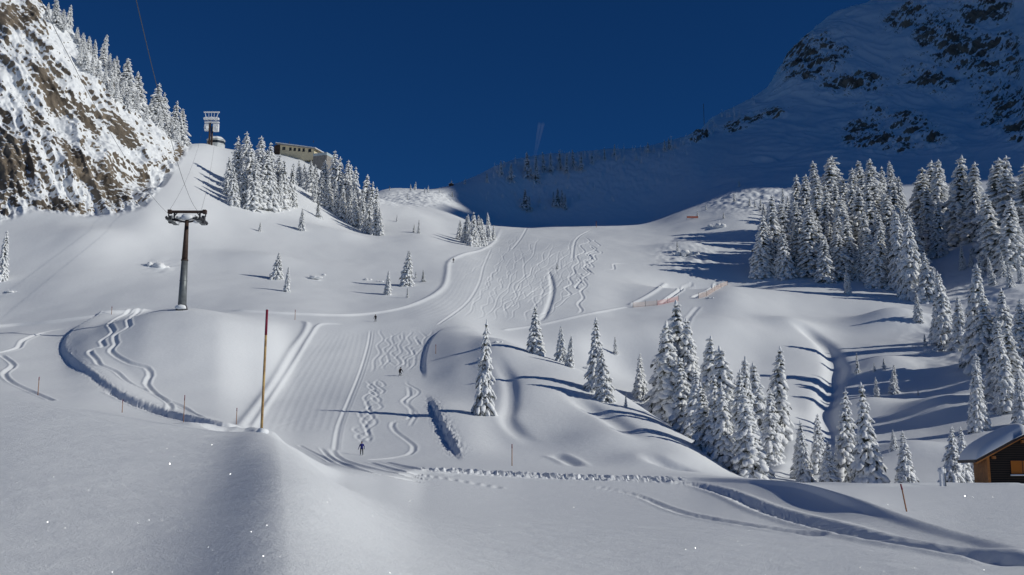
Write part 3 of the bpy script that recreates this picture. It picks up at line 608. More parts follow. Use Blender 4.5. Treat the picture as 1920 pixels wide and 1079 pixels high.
row([(1862,296,470),(1872,310,455),(1884,292,450),(1895,300,470),(1906,296,455),(1918,310,480),(1932,300,470),(1870,360,500),(1888,372,505),(1908,380,500)], 'tall frosted spruce', 'in the upper right-edge stand', 'upper stand at the right edge', 'mid', wide=1.3)
row([(1805,460,505),(1822,468,500),(1838,475,520),(1862,480,535),(1880,470,520),(1895,490,540),(1915,480,530)], 'short shaded spruce', 'in the thicket under the upper right stand', 'thicket in the shade at right', 'mid', ymin=250)
row([(1308,395,408),(1324,384,394),(1357,398,410),(1377,362,378),(1386,338,352),(1406,371,388),(1416,375,390),(1426,372,396),(1433,380,405),(1468,352,380),(1494,350,392),(1502,345,375),(1480,365,400),(1448,378,420),(1515,362,400),(1270,452,472)], 'little white conifer', 'scattered on the bright rise left of the right wood', 'little conifers on the bright rise', 'smallr')
row([(770,345,357),(778,340,357),(802,348,360),(796,352,362),(847,337,348),(872,334,346),(913,322,342),(731,351,358),(824,352,362),(764,362,374),(848,358,370)], 'tiny rimed spruce', 'on the sunlit saddle', 'tiny spruces on the sunlit saddle', 'smallr', ymin=640)
row([(940,300,330),(958,305,340),(990,283,330),(1006,290,340),(1020,284,322),(1033,285,325),(1050,280,318),(1062,285,325),(1076,278,315),(1090,283,320),(1110,282,308),(1134,276,300),(1152,270,292),(1247,262,284),(1256,258,280),(1215,266,286)], 'faint shaded spruce', 'on the dark ridge below the contrail', 'shaded spruces on the dark ridge', 'smallr', ymin=760)
row([(986,352,392),(992,366,396),(1038,358,386),(1046,350,388),(1054,354,388),(1060,362,392)], 'dark shaded spruce', 'in the two clumps on the shaded bowl', 'spruces on the shaded bowl', 'small', ymin=760)
tm_, cm_, sm_ = make_tree(71, .2, 9, 6, 0, 1.0, .7, .4, 1)
def arrs(me):
    v = np.zeros(len(me.vertices)*3, np.float32); me.vertices.foreach_get('co', v); return v.reshape(-1, 3), np.array([p.vertices[:] for p in me.polygons])
sv, sf = arrs(sm_); VV, FF = [], []; rs = np.random.RandomState(8); nb_ = 0
for i in range(170):
    if i < 120: px = rs.uniform(925, 1290); top_ = np.interp(px, [925,950,1000,1100,1200,1290], [318,305,293,285,277,257]); py = top_ + 3 + abs(rs.normal(0, 16))
    elif i < 140: px = rs.uniform(1290, 1420); top_ = np.interp(px, [1290,1330,1370,1440], [257,227,206,168]); py = top_ + 3 + abs(rs.normal(0, 12))
    else: px = rs.uniform(900, 1150); py = rs.uniform(330, 395)
    p = hit(px, py, 760); h = rs.uniform(7, 18)*p[1]/F; a_ = rs.rand()*6.28; w_ = h*rs.uniform(.8, 1.5); c_, s_ = math.cos(a_), math.sin(a_)
    VV.append(np.stack([(sv[:,0]*c_ - sv[:,1]*s_)*w_ + p[0], (sv[:,0]*s_ + sv[:,1]*c_)*w_ + p[1], sv[:,2]*h + p[2] - .05*h], -1)); FF.append(sf + nb_); nb_ += len(sv)
tag(link('distant_trees', np_mesh('distant_trees', np.concatenate(VV), np.concatenate(FF), M_TSNOW)), 'far frosted scrub and trees scattered over the shaded ridge', 'trees', kind='stuff')
for me in (tm_, cm_, sm_): bpy.data.meshes.remove(me)
print('trees', len(TREES))
# buried shrubs
def shrub(px, py, w, label, seed, twig=False):
    p = hit(px, py); s = w*p[1]/F; mb = MB(); rs = np.random.RandomState(seed)
    for k in range(7): mb.lump((rs.uniform(-.5,.5)*s, rs.uniform(-.4,.4)*s, rs.uniform(-.05,.06)*s), s*rs.uniform(.12,.34), s*rs.uniform(.15,.3), s*rs.uniform(.07,.17), seed+k, 2, .10)
    for k in range(9): x_ = rs.uniform(-.45,.45)*s; mb.tube((x_, 0, 0), (x_+rs.uniform(-.1,.1)*s, rs.uniform(-.2,.2)*s, s*rs.uniform(.15,.4)), .02*s, .008*s, 5)
    o = mb.build('buried_shrub', M_TSNOW, smooth=True); o.location = p; tag(o, label, 'shrub', 'shrubs buried in snow')
for i, (px, py, w, l) in enumerate([(910,674,20,'rounded snow-buried shrub right of the solitary spruce top'),(935,642,12,'small snow-capped mound shrub on the spur near its upper end'),(290,500,40,'low snow-buried shrub on the slope left of the lift pylon'),
 (587,522,26,'buried shrub right of the spruce pair'),(605,516,10,'tiny twig shrub at the far right of the spruce pair'),(690,525,14,'snow-buried shrub left of the slim spruce'),(712,528,12,'snow clump shrub touching the slim spruce'),(20,548,18,'snow-buried shrub near the left picture edge'),
 (1280,478,40,'wide frosted shrub on the bright rise left of the wood shadow'),(1345,425,30,'frosted shrub below the small red sign'),(1716,652,16,'snow-capped boulder shrub left of the rounded sapling'),(1742,660,18,'second snow-capped mound on the right slope'),(1330,560,14,'shrub beside the upper red net'),
 (1870,775,30,'big snow mound shrub above the hut'),(1752,425,34,'frosted bush in the shade behind the wood'),(1860,420,30,'frosted bush in the gap of the upper right stand'),(1095,690,14,'snow block shrub on the spur between pair and broad spruce')]): shrub(px, py, w, l, 60+i*9)
# ------------------------------------------------------------------ lift pylon and cables
M_STEEL = mat('galvanised_steel', (.20, .215, .22), .5, metal=.35, var=(1.2, (.13, .14, .145), .35, .7))
M_RUST = mat('brown_steel', (.075, .045, .035), .6, var=(2, (.045, .028, .022), .4, .65))
M_DARK = mat('dark_steel', (.05, .05, .055), .5)
M_CABLE = mat('cable_steel', (.06, .06, .065), .5)
pp = hit(341, 581, 190); PYY = pp[1]; k = PYY/F
py_ = empty('lift_pylon', (pp[0], pp[1], pp[2]), 'tall tapered lift pylon, grey below and brown above, on the rounded knoll', 'lift pylon')
py_.rotation_euler = (0, R(.2), 0)
mb = MB(); mb.tube((0,0,-1),(0,0,88*k+.9), 17*k/2, 12*k/2, 20); mb.tube((0,0,55*k),(0,0,55.8*k),15*k/2,15*k/2,20); mb.build('lower_shaft', M_STEEL, py_, True)
mb = MB(); mb.tube((0,0,88*k+.8),(0.2*k,0,176*k), 11.6*k/2, 7.0*k/2, 20); mb.tube((0,0,88*k+.7),(0,0,88*k+1),13.5*k/2,13.5*k/2,20)
mb.build('upper_shaft', M_RUST, py_, True)
mb = MB(); mb.tube((0,0,-.5),(0,0,.9*1), 25*k/2, 18*k/2, 16); mb.build('foundation_collar', M_DARK, py_, True)
mb = MB(); mb.lump((0,-.9,.4), 1.3, .8, .6, 3, 1, .15); mb.build('snow_clump', M_SNOW, py_, True)
ARM = 37*k
mb = MB(); mb.box(-ARM, ARM, -.35, .35, 188*k, 192.5*k); mb.box(-ARM, -ARM+.8, -.5, .5, 186.5*k, 194*k); mb.box(ARM-.8, ARM, -.5, .5, 186.5*k, 194*k); mb.build('crossbeam', M_RUST, py_, bevel=.05)
mb = MB()
for s in (-1, 1):
    mb.box(s*ARM*.96-.1, s*ARM*.96+.1, -.15, .15, 181*k, 189*k); mb.box(s*ARM*.66-.15, s*ARM*.66+.15, -.2, .2, 178*k, 189*k)
    mb.tube((s*ARM*.66,0,182*k),(s*ARM*.5,0,189*k), .12); mb.tube((s*ARM*.08,0,176*k),(s*ARM*.55,0,180*k),.2); mb.tube((s*ARM*.03,0,170*k),(s*ARM*.9,0,176*k),.22)
mb.box(-ARM*.85, ARM*.85, -.3, .3, 175.5*k, 177*k); mb.build('support_frame', M_DARK, py_)
for s in (-1, 1):
    mb = MB()
    for j in range(6): mb.tube((s*ARM*.86-.12, -2.6+j*1.04, 173*k), (s*ARM*.86+.12, -2.6+j*1.04, 173*k), .42, .42, 14)
    mb.box(s*ARM*.86-.22, s*ARM*.86+.22, -3.0, 3.0, 172.4*k, 174.4*k); mb.box(s*ARM*.86-.3, s*ARM*.86+.3, -.5, .5, 168*k, 182*k)
    mb.build('sheave_train', M_DARK, py_)
mb = MB()
for s in (-1, 1):
    mb.box(s*ARM*.72-.5, s*ARM*.72+.5, -2.6, 2.6, 169*k, 169.7*k); 
    for y in (-2.6, 0, 2.6): mb.tube((s*ARM*.60, y, 169*k), (s*ARM*.60, y, 178*k), .06)
    mb.tube((s*ARM*.60,-2.6,178*k),(s*ARM*.60,2.6,178*k),.06)
    for y in (-2.6, 2.6): mb.tube((s*ARM*.60, y, 174*k), (s*ARM*.12, y*.3, 173*k), .05)
mb.build('service_platform', M_STEEL, py_)
mb = MB(); mb.lump((0,0,179*k), 1.5, .8, .75, 5, 1, .2); mb.lump((ARM*.5,0,171*k), .8, .5, .35, 6, 1, .2); mb.lump((-ARM*.4,0,178*k), .7, .5, .3, 7, 1, .2); mb.build('snow_cap', M_SNOW, py_, True)
# top station
st_ = hit(400, 272, 500); ks = st_[1]/F
tp = empty('lift_pylon', (st_[0]-0.0, st_[1]-6, ground(st_[0], st_[1]-6)), 'snow-crusted lift pylon on the skyline in front of the top station', 'lift pylon')
z0 = 0; _, e2 = ae(400, 210); Ht = float(e2)*(st_[1]-6) - tp.location.z
mb = MB(); mb.tube((-.5,0,-1),(-.5,0,Ht*.72),.55,.5,12); mb.tube((.7,.2,-1),(.7,.2,Ht*.55),.5,.45,12); mb.build('shaft', M_RUST, tp, True)
mb = MB(); mb.box(-4.2,4.2,-.4,.4,Ht-.5,Ht); mb.tube((-3.6,0,Ht-.4),(-2.6,0,Ht*.78),.16); mb.tube((3.6,0,Ht-.4),(2.6,0,Ht*.78),.16)
for x in (-1.5, 0, 1.5): mb.tube((x,0,Ht-.4),(x*.9,0,Ht*.78),.1)
mb.build('lifting_frame', M_TSNOW, tp)
mb = MB(); mb.box(-4,4,-1,1,Ht*.76,Ht*.81); mb.lump((-2.6,0,Ht*.79),1.5,1,1.0,2,1,.3); mb.lump((2.4,0,Ht*.79),1.6,1,.9,4,1,.3); mb.lump((0,0,Ht*.8),1.6,1,.8,8,1,.3)
mb.box(-3.4,4.3,-.9,.9,Ht*.66,Ht*.69); mb.lump((-2.4,0,Ht*.52),1.2,1,1.7,9,1,.25); mb.lump((2.9,0,Ht*.52),1.4,1,1.8,10,1,.25); mb.box(-3.3,-1.3,-.8,.8,Ht*.42,Ht*.62); mb.box(1.3,4.2,-.8,.8,Ht*.40,Ht*.62)
mb.build('rimed_platform', M_TSNOW, tp, False)
M_GLASS = mat('dark_glass', (.02, .03, .04), .15, spec=.6)
M_STGREY = mat('station_cladding', (.42, .45, .46), .5, var=(.6, (.6, .62, .62), .4, .6))
sp = empty('station_building', (st_[0]+.8, st_[1]+2, st_[2]-1), 'small snow-dusted rounded lift station behind the skyline pylon', 'station')
def ring(mb, r0, r1, z0, z1, n=8, sy=.8):
    V = [(r*math.cos(2*math.pi*(i+.5)/n), sy*r*math.sin(2*math.pi*(i+.5)/n), z) for r, z in ((r0, z0), (r1, z1)) for i in range(n)]
    mb.add(V, [(i, (i+1) % n, n+(i+1) % n, n+i) for i in range(n)] + [tuple(range(n-1, -1, -1)), tuple(range(n, 2*n))])
mb = MB(); ring(mb, 4.9, 4.9, -2, 4.4); mb.build('wall', M_STGREY, sp)
mb = MB(); ring(mb, 5.3, 3.4, 4.4, 6.0); mb.build('roof', M_TSNOW, sp)
mb = MB(); ring(mb, 4.95, 4.95, 2.2, 3.6); mb.build('window_band', M_GLASS, sp)
# ropes: from the skyline pylon over the knoll pylon and on, over the viewer's left shoulder
def pix3(px, py, Y):
    a, e = ae(px, py); return Vector((float(a)*Y, Y, float(e)*Y))
def cate(p, q, sag, n=24):
    return [p.lerp(q, i/n) - Vector((0, 0, sag*4*(i/n)*(1-i/n))) for i in range(n+1)]
def rope(a, b, c, label):
    P = cate(a, b, 6, 16)[:-1] + cate(b, c, 3.0, 30); mb = MB()
    mb.path(P, .03, 5); o = mb.build('haul_rope', M_CABLE); tag(o, label, 'cable', 'haul ropes of the lift')
rope(Vector(tp.location)+Vector((-3.2,0,Ht*.80)), pix3(314, 400, PYY), pix3(-50, -260, 70), 'left haul rope running from skyline pylon through knoll pylon towards upper left')
rope(Vector(tp.location)+Vector((3.4,0,Ht*.80)), pix3(376, 400, PYY), pix3(252, -14, 62), 'right haul rope, seen dark against the blue sky at upper left')
# ------------------------------------------------------------------ mountain restaurant
M_CREAM = mat('cream_render', (.80, .70, .47), .8, var=(.5, (.72, .62, .42), .4, .7)); M_BROWN = mat('dark_wood', (.10, .065, .05), .8, var=(2, (.04, .03, .025), .4, .6))
M_CONC = mat('concrete', (.30, .28, .26), .85, var=(1, (.22, .21, .2), .4, .6)); M_RAIL = mat('frosted_glass_rail', (.45, .52, .55), .4)
M_EAVE = mat('grey_soffit', (.33, .31, .29), .8)
p1 = pix3(525, 287, 570); p2 = pix3(587, 296, 563)
rb = empty('restaurant_building', p1, 'long cream mountain restaurant with dark windows and snowy flat roof on the left skyline', 'building', rz=math.atan2(p2.y-p1.y, p2.x-p1.x))
Lw = (p2-p1).length; kk = 570/F; sl = (pix3(587,284,573).z - pix3(525,268,573).z)/Lw
zb = 0
mb = MB(); mb.prism([(0,-6),(Lw,-6),(Lw,4.3+sl*Lw*.9),(0,4.9)], 0, 9); mb.build('wall', M_CREAM, rb)
mb = MB(); mb.box(-4.2,-.02,.5,9,-6,4.9); mb.build('timber_wing', M_BROWN, rb)
mb = MB(); mb.prism([(-2.4,5.1),(Lw+1.6,4.5+sl*Lw),(Lw+1.6,4.95+sl*Lw),(-2.4,5.55)], -1.4, 10); rf = mb.build('roof', M_EAVE, rb)
mb = MB(); mb.prism([(-2.2,5.56),(Lw+1.5,4.96+sl*Lw),(Lw+1.4,5.35+sl*Lw),(-2,6.0)], -1.5, 10); mb.build('roof_snow', M_SNOW, rf)
mb = MB(); mb.box(3.6,3.9,3,3.3,5.9,6.9); mb.box(Lw*.88,Lw*.88+.3,3,3.3,4.9,5.9); mb.build('vent_pipe', M_DARK, rf)
wz = lambda u: 1.75 + sl*u*.75
for u, w in ((.065,1.9),(.27,1.45),(.40,1.45),(.53,1.45),(.66,1.45),(.83,1.8)):
    x = u*Lw; mb = MB(); z = wz(x); mb.box(x, x+w, -.06, .2, z-.05, z+1.65); f = mb.build('window', M_GLASS, rb)
    mb = MB(); mb.box(x+w*.5-.05, x+w*.5+.05, -.10, -.07, z, z+1.6); mb.box(x-.1, x+w+.1, -.13, -.065, z-.2, z-.06); mb.build('window_frame', M_BROWN, f)
p3 = pix3(589, 297, 576); p4 = pix3(619, 299, 580)
tb = p3 - p1
mb = MB(); mb.box(Lw+.02, Lw+8.5, -1, 7, -9+sl*Lw, .5+sl*Lw); mb.build('terrace', M_CONC, rb)
mb = MB(); mb.box(Lw+.2, Lw+8.5, -1.1, -.9, .5+sl*Lw, 2.0+sl*Lw); mb.box(Lw+8.3, Lw+8.5, -.89, 7, .5+sl*Lw, 2.0+sl*Lw); mb.build('railing', M_RAIL, rb)
# small ridge hut and masts
p = hit(846, 349, 640); h_ = empty('ridge_hut', p, 'tiny dark hut on the sunlit ridge beside a spruce', 'hut')
h_.scale = (.6, .6, .6); mb = MB(); mb.prism([(-3,-2),(3,-2),(3,2.0),(0,3.6),(-3,2.0)], -2, 3); mb.build('wall', M_BROWN, h_)
mb = MB(); mb.prism([(-3.6,1.9),(0,3.7),(3.6,1.9),(3.6,2.3),(0,4.2),(-3.6,2.3)], -2.5, 3.5); mb.build('roof', M_TSNOW, h_)
# ------------------------------------------------------------------ poles
M_WOOD = mat('pole_wood', (.52, .35, .15), .7, var=(6, (.30, .18, .08), .4, .6)); M_RED = mat('red_paint', (.20, .012, .035), .5); M_PINK = mat('faded_red', (.42, .14, .10), .6)
M_ORANGE = mat('weathered_orange', (.34, .16, .08), .7)
p = hit(490, 811); kp = p[1]/F
mp_ = empty('marker_pole', p, 'tall wooden piste marker pole with a red top, closest to the viewer', 'marker pole')
_, et = ae(496, 581); Hp = float(et)*p[1] - p[2]; lx = 6*kp*.3
mb = MB(); mb.tube((0,0,-.3),(lx*.8,0,Hp*.79),.031,.027,10); mb.build('shaft', M_WOOD, mp_, True)
mb = MB(); mb.tube((lx*.8,0,Hp*.79),(lx,0,Hp),.030,.027,10); mb.build('painted_top', M_RED, mp_, True)
mb = MB(); mb.lump((.03,-.05,.01),.14,.12,.09,4,1,.2); mb.build('snow_foot', M_SNOW, mp_, True)
def pole(px, b, t, label, r=.045, dx=0, mt=None, Y=None, name='piste_marker', topc=None, ymin=0):
    if Y: a, _ = ae(px, b); p = np.array([float(a)*Y, Y, 0]); p[2] = ground(p[0], Y)
    else: p = hit(px, b, ymin)
    _, e = ae(px, t); H = float(e)*p[1] - p[2]; x = dx*p[1]/F
    o = empty(name, p, label, 'marker pole'); mb = MB(); mb.tube((0,0,-.3),(x*.8,0,H*.8),r,r*.9,8); mb.build('shaft', mt or M_ORANGE, o, True)
    mb = MB(); mb.tube((x*.8,0,H*.8),(x,0,H),r*1.15,r,8); mb.build('tip', topc or mt or M_RED, o, True); return o
for a_ in [(960,874,833,'thin orange piste stake on the snow above the trench',.05),(1703,960,908,'leaning dark-red stake standing in snow left of the hut',.022,-11),(817,664,646,'short thin stake beside the piste bank',.06),
 (71,741,707,'thin stake at far left below the knoll',.06),(229,774,750,'faint stake left of the knoll tracks',.05),(344,792,741,'orange stake where the knoll tracks meet the foreground',.05),(443,796,765,'short faint stake left of the tall red-topped pole',.05),
 (209,590,575,'tiny stake on the bank left of the lift pylon',.07),(553,600,581,'tiny stake by the road right of the lift pylon',.07),(1118,427,415,'tiny stake on the crest of the upper piste',.14)]:
    pole(*a_[:4], r=a_[4], dx=a_[5] if len(a_) > 5 else 0)
pole(1320, 224, 195, 'slender mast on the dark ridge left of the big peak', .35, 0, M_STEEL, name='ridge_mast', ymin=900)
pole(730, 358, 349, 'small post on the sunlit saddle skyline', .2, 0, M_DARK, name='ridge_post', ymin=640)
p = hit(1768, 912); o = empty('fence_post', p, 'snow-plastered white post standing left of the hut', 'post')
kp = p[1]/F; mb = MB(); mb.box(-.16,.16,-.12,.12,-.3,26*kp); mb.build('post', M_TSNOW, o, bevel=.04)
mb = MB(); mb.lump((0,0,28*kp),.24,.2,.22,8,1,.15); mb.build('snow_cap', M_SNOW, o, True); mb = MB(); mb.tube((.14,-.14,-.2),(.1,-.14,38*kp),.025,.02,6); mb.build('rod', M_STEEL, o)
# ------------------------------------------------------------------ red safety nets
def net(pts, h, label, cols_):
    P = [hit(x, y) for x, y in pts]; o = empty('safety_net', P[0], label, 'safety net', 'red safety nets by the side run')
    mb = MB(); c = Vector(P[0]); nseg = len(P)-1
    for i in range(nseg):
        a = Vector(P[i]) - c; b = Vector(P[i+1]) - c; n = 10
        for r in range(9):
            z = h*r/8 + .1; mb.tube(a+Vector((0,0,z)), b+Vector((0,0,z)), .035, .035, 4)
        for r in range(n*2): q = a.lerp(b, r/(n*2)); mb.tube(q+Vector((0,0,.1)), q+Vector((0,0,h+.1)), .03, .03, 4)
    mb.build('netting', cols_, o); 
    for q in P: mb = MB(); v = Vector(q)-c; mb.tube(v-Vector((0,0,.3)), v+Vector((0,0,h+.5)), .07, .06, 6); mb.build('stake', M_DARK, o)
M_NET = mat('net_pale_orange', (.85, .68, .58), .8); M_NETR = mat('net_red', (.80, .45, .40), .8)
net([(1187,577),(1210,575),(1232,573)], 1.5, 'pale end of a safety net beside the side run', M_NET)
net([(1232,573),(1252,569),(1272,564)], 1.4, 'reddest stretch of safety net beside the side run', M_NETR)
net([(1310,560),(1325,556),(1340,546),(1352,540),(1364,535)], 1.5, 'pale orange safety net climbing the snow ramp', M_NET)
p = hit(1302, 411); o = empty('trail_banner', p, 'small reddish banner on the bright rise left of the right wood', 'banner'); mb = MB(); mb.box(-4,2,-.05,.05,.5,1.6); mb.build('cloth', M_PINK, o)
mb = MB(); mb.tube((-4.1,0,-.3),(-4.1,0,1.9),.08); mb.tube((2.1,0,-.3),(2.1,0,1.9),.08); mb.build('stakes', M_DARK, o)
# ------------------------------------------------------------------ alpine hut
M_ROOFEDGE = mat('dark_fascia', (.035, .025, .025), .6); M_OWOOD = mat('orange_planks', (.60, .25, .07), .7, var=(3, (.42, .16, .05), .35, .65)); M_SHUT = mat('orange_shutter', (.55, .17, .02), .6)
def plank_mat():
    m = mat('dark_planks', (.030, .026, .022), .8); nt = m.node_tree; N = nt.nodes; L = nt.links; b = N['Principled BSDF']
    tc = N.new('ShaderNodeTexCoord'); w = N.new('ShaderNodeTexWave'); w.bands_direction = 'Z'; w.inputs['Scale'].default_value = 1.6; w.inputs['Distortion'].default_value = .4
    L.new(tc.outputs['Object'], w.inputs['Vector']); cr = N.new('ShaderNodeValToRGB'); e = cr.color_ramp.elements; e[0].color = (.012,.010,.009,1); e[1].color = (.055,.040,.030,1); e[0].position=.1
    L.new(w.outputs['Fac'], cr.inputs[0]); L.new(cr.outputs[0], b.inputs['Base Color']); return m
M_PLANK = plank_mat()
HY = 95.0; c0 = pix3(1856, 908, HY); hk = HY/F
hut = empty('alpine_hut', (c0.x, c0.y, c0.z), 'dark plank hut with orange side wall and thick snow roof at the right edge', 'hut', rz=-.18)
Ww = 5.8; Dp = 5.2; ez = (908-855)*hk; rz_ = (908-822)*hk; xm = Ww/2
mb = MB(); mb.prism([(.02,-2),(Ww,-2),(Ww,ez),(xm,rz_-.15),(.02,ez)], 0, .2); mb.build('front_wall', M_PLANK, hut)
mb = MB(); mb.box(0,.2,.21,Dp,-2,ez-.05); 
for y in np.arange(.35, Dp, .28): mb.box(-.03,-.002,y,y+.24,-2,ez-.1)
mb.build('side_wall', M_OWOOD, hut)
mb = MB(); mb.box(Ww-.2,Ww,.21,Dp,-2,ez-.05); mb.box(.21,Ww-.21,Dp-.2,Dp,-2,ez-.05); mb.build('rear_walls', M_PLANK, hut)
mb = MB(); mb.box(-.12,.10,-.06,-.003,-2,ez-.1); mb.build('corner_board', M_OWOOD, hut)
pit = (rz_-ez)/xm; ov = 1.25
mb = MB(); mb.prism([(-ov, ez-ov*pit),(xm, rz_),(Ww+ov, ez-ov*pit),(Ww+ov, ez-ov*pit+.24),(xm, rz_+.26),(-ov, ez-ov*pit+.24)], -.75, Dp+.9); roof = mb.build('roof', M_ROOFEDGE, hut)
mb = MB(); mb.prism([(-ov+.1, ez-ov*pit-.12),(xm, rz_-.12),(xm, rz_-.005),(-ov+.1, ez-ov*pit-.005)], -.55, -.35); mb.prism([(xm, rz_-.12),(Ww+ov-.1, ez-ov*pit-.12),(Ww+ov-.1, ez-ov*pit-.005),(xm, rz_-.005)], -.55, -.35); mb.build('barge_board', M_OWOOD, roof)
# thick rounded snow on the roof: closed grid body
nu, nv = 40, 24; Vt, Ft = [], []
for j in range(nv+1):
    for i in range(nu+1):
        u = i/nu*2-1; v = j/nv; x = xm + u*(xm+ov-.05); base_ = rz_+.27 - abs(u)*(xm+ov)*pit
        edge = (1-abs(u)**8)*(1-abs(2*v-1)**8)
        th = .95*edge**.5*(1+.12*math.sin(u*3+v*4)) + .02; rs_ = min(1, abs(u)*3); top = base_ + th - (1-rs_)*.12
        Vt.append((x, -.85 + v*(Dp+1.85), top))
nt_ = len(Vt)
for j in range(nv+1):
    for i in range(nu+1):
        u = i/nu*2-1; v = j/nv; Vt.append((xm + u*(xm+ov-.05), -.85 + v*(Dp+1.85), rz_+.265-abs(u)*(xm+ov)*pit))
W_ = nu+1
for j in range(nv):
    for i in range(nu):
        a = j*W_+i; Ft.append((a, a+1, a+W_+1, a+W_)); Ft.append((nt_+a, nt_+a+W_, nt_+a+W_+1, nt_+a+1))
for i in range(nu): Ft.append((i, nt_+i, nt_+i+1, i+1)); a = nv*W_+i; Ft.append((a, a+1, nt_+a+1, nt_+a))
for j in range(nv): a = j*W_; Ft.append((a, a+W_, nt_+a+W_, nt_+a)); a = j*W_+nu; Ft.append((a, nt_+a, nt_+a+W_, a+W_))
mb = MB(); mb.add(Vt, Ft); mb.build('roof_snow', M_SNOW, roof, True)
xw = (1893-1856)*hk*1.03; zw0 = (908-890)*hk; zw1 = (908-865)*hk
mb = MB(); mb.box(xw, xw+1.9, -.05, .1, zw0, zw1); win = mb.build('window', M_GLASS, hut)
for s in (0, 1): mb = MB(); mb.box(xw+s*.97+.02, xw+s*.97+.92, -.12, -.055, zw0+.03, zw1-.03); mb.build('shutter', M_SHUT, win)
mb = MB(); mb.box(xw-.1, xw+2.0, -.35, -.055, zw0-.14, zw0-.02); mb.build('sill_snow', M_SNOW, win, bevel=.04)
mb = MB(); mb.box(.3,.55,-.5,-.01,ez-.35,ez-.1); mb.box(xm-.12,xm+.12,-.6,-.01,rz_-.55,rz_-.3); mb.build('purlin_end', M_OWOOD, hut)
# ------------------------------------------------------------------ skiers
M_SKIN = mat('skin', (.45, .28, .2), .6); M_NAVY = mat('navy_jacket', (.015, .02, .16), .7); M_BLK = mat('black_cloth', (.012, .012, .016), .8); M_TROU = mat('dark_trousers', (.014, .022, .035), .8)
M_HELM = mat('black_helmet', (.01, .01, .012), .4); M_SKI = mat('pale_ski', (.6, .6, .62), .4); M_BOOT = mat('grey_boot', (.35, .35, .37), .5)
def skin_obj(name, chain, mt, parent, sub=1):
    me = bpy.data.meshes.new(name); vs = [c[0] for c in chain['v']]; me.from_pydata(vs, chain['e'], []); me.materials.append(mt); o = link(name, me, parent)
    md = o.modifiers.new('s', 'SKIN'); sv = me.skin_vertices if len(me.skin_vertices) else None
    return o, md
def body_surface(name, segs, mt, parent):
    """tapered limbs and torso blended into one closed surface by voxel remesh"""
    mb = MB()
    for p, q, a, b in segs:
        mb.tube(p, q, a, b, 12)
        for c, r in ((p, a), (q, b)): mb.lump(c, r, r, r, 1, 1, 0)
    o = mb.build(name, mt, parent, True); m = o.modifiers.new('r', 'REMESH'); m.mode = 'VOXEL'; m.voxel_size = .022; m.use_smooth_shade = True
    s = o.modifiers.new('sm', 'SMOOTH'); s.iterations = 3; return o
def hand(mb, w, d, s):
    w = Vector(w); d = Vector(d).normalized(); a = d.cross(Vector((0, 1, 0))).normalized(); b = d.cross(a)
    mb.tube(w, w+d*.09, .030, .040, 8)
    for i, L in enumerate((.065, .078, .072, .055)):
        o = w + d*.085 + a*(i-1.5)*.02; m = o + d*L*.55; mb.tube(o, m, .0095, .009, 6); mb.tube(m, m + (d*.6 + b*.8*s)*L*.5, .009, .007, 6)
    o = w + d*.03 + a*.032; mb.tube(o, o + (d*.7 + a*.7)*.055, .011, .008, 6)
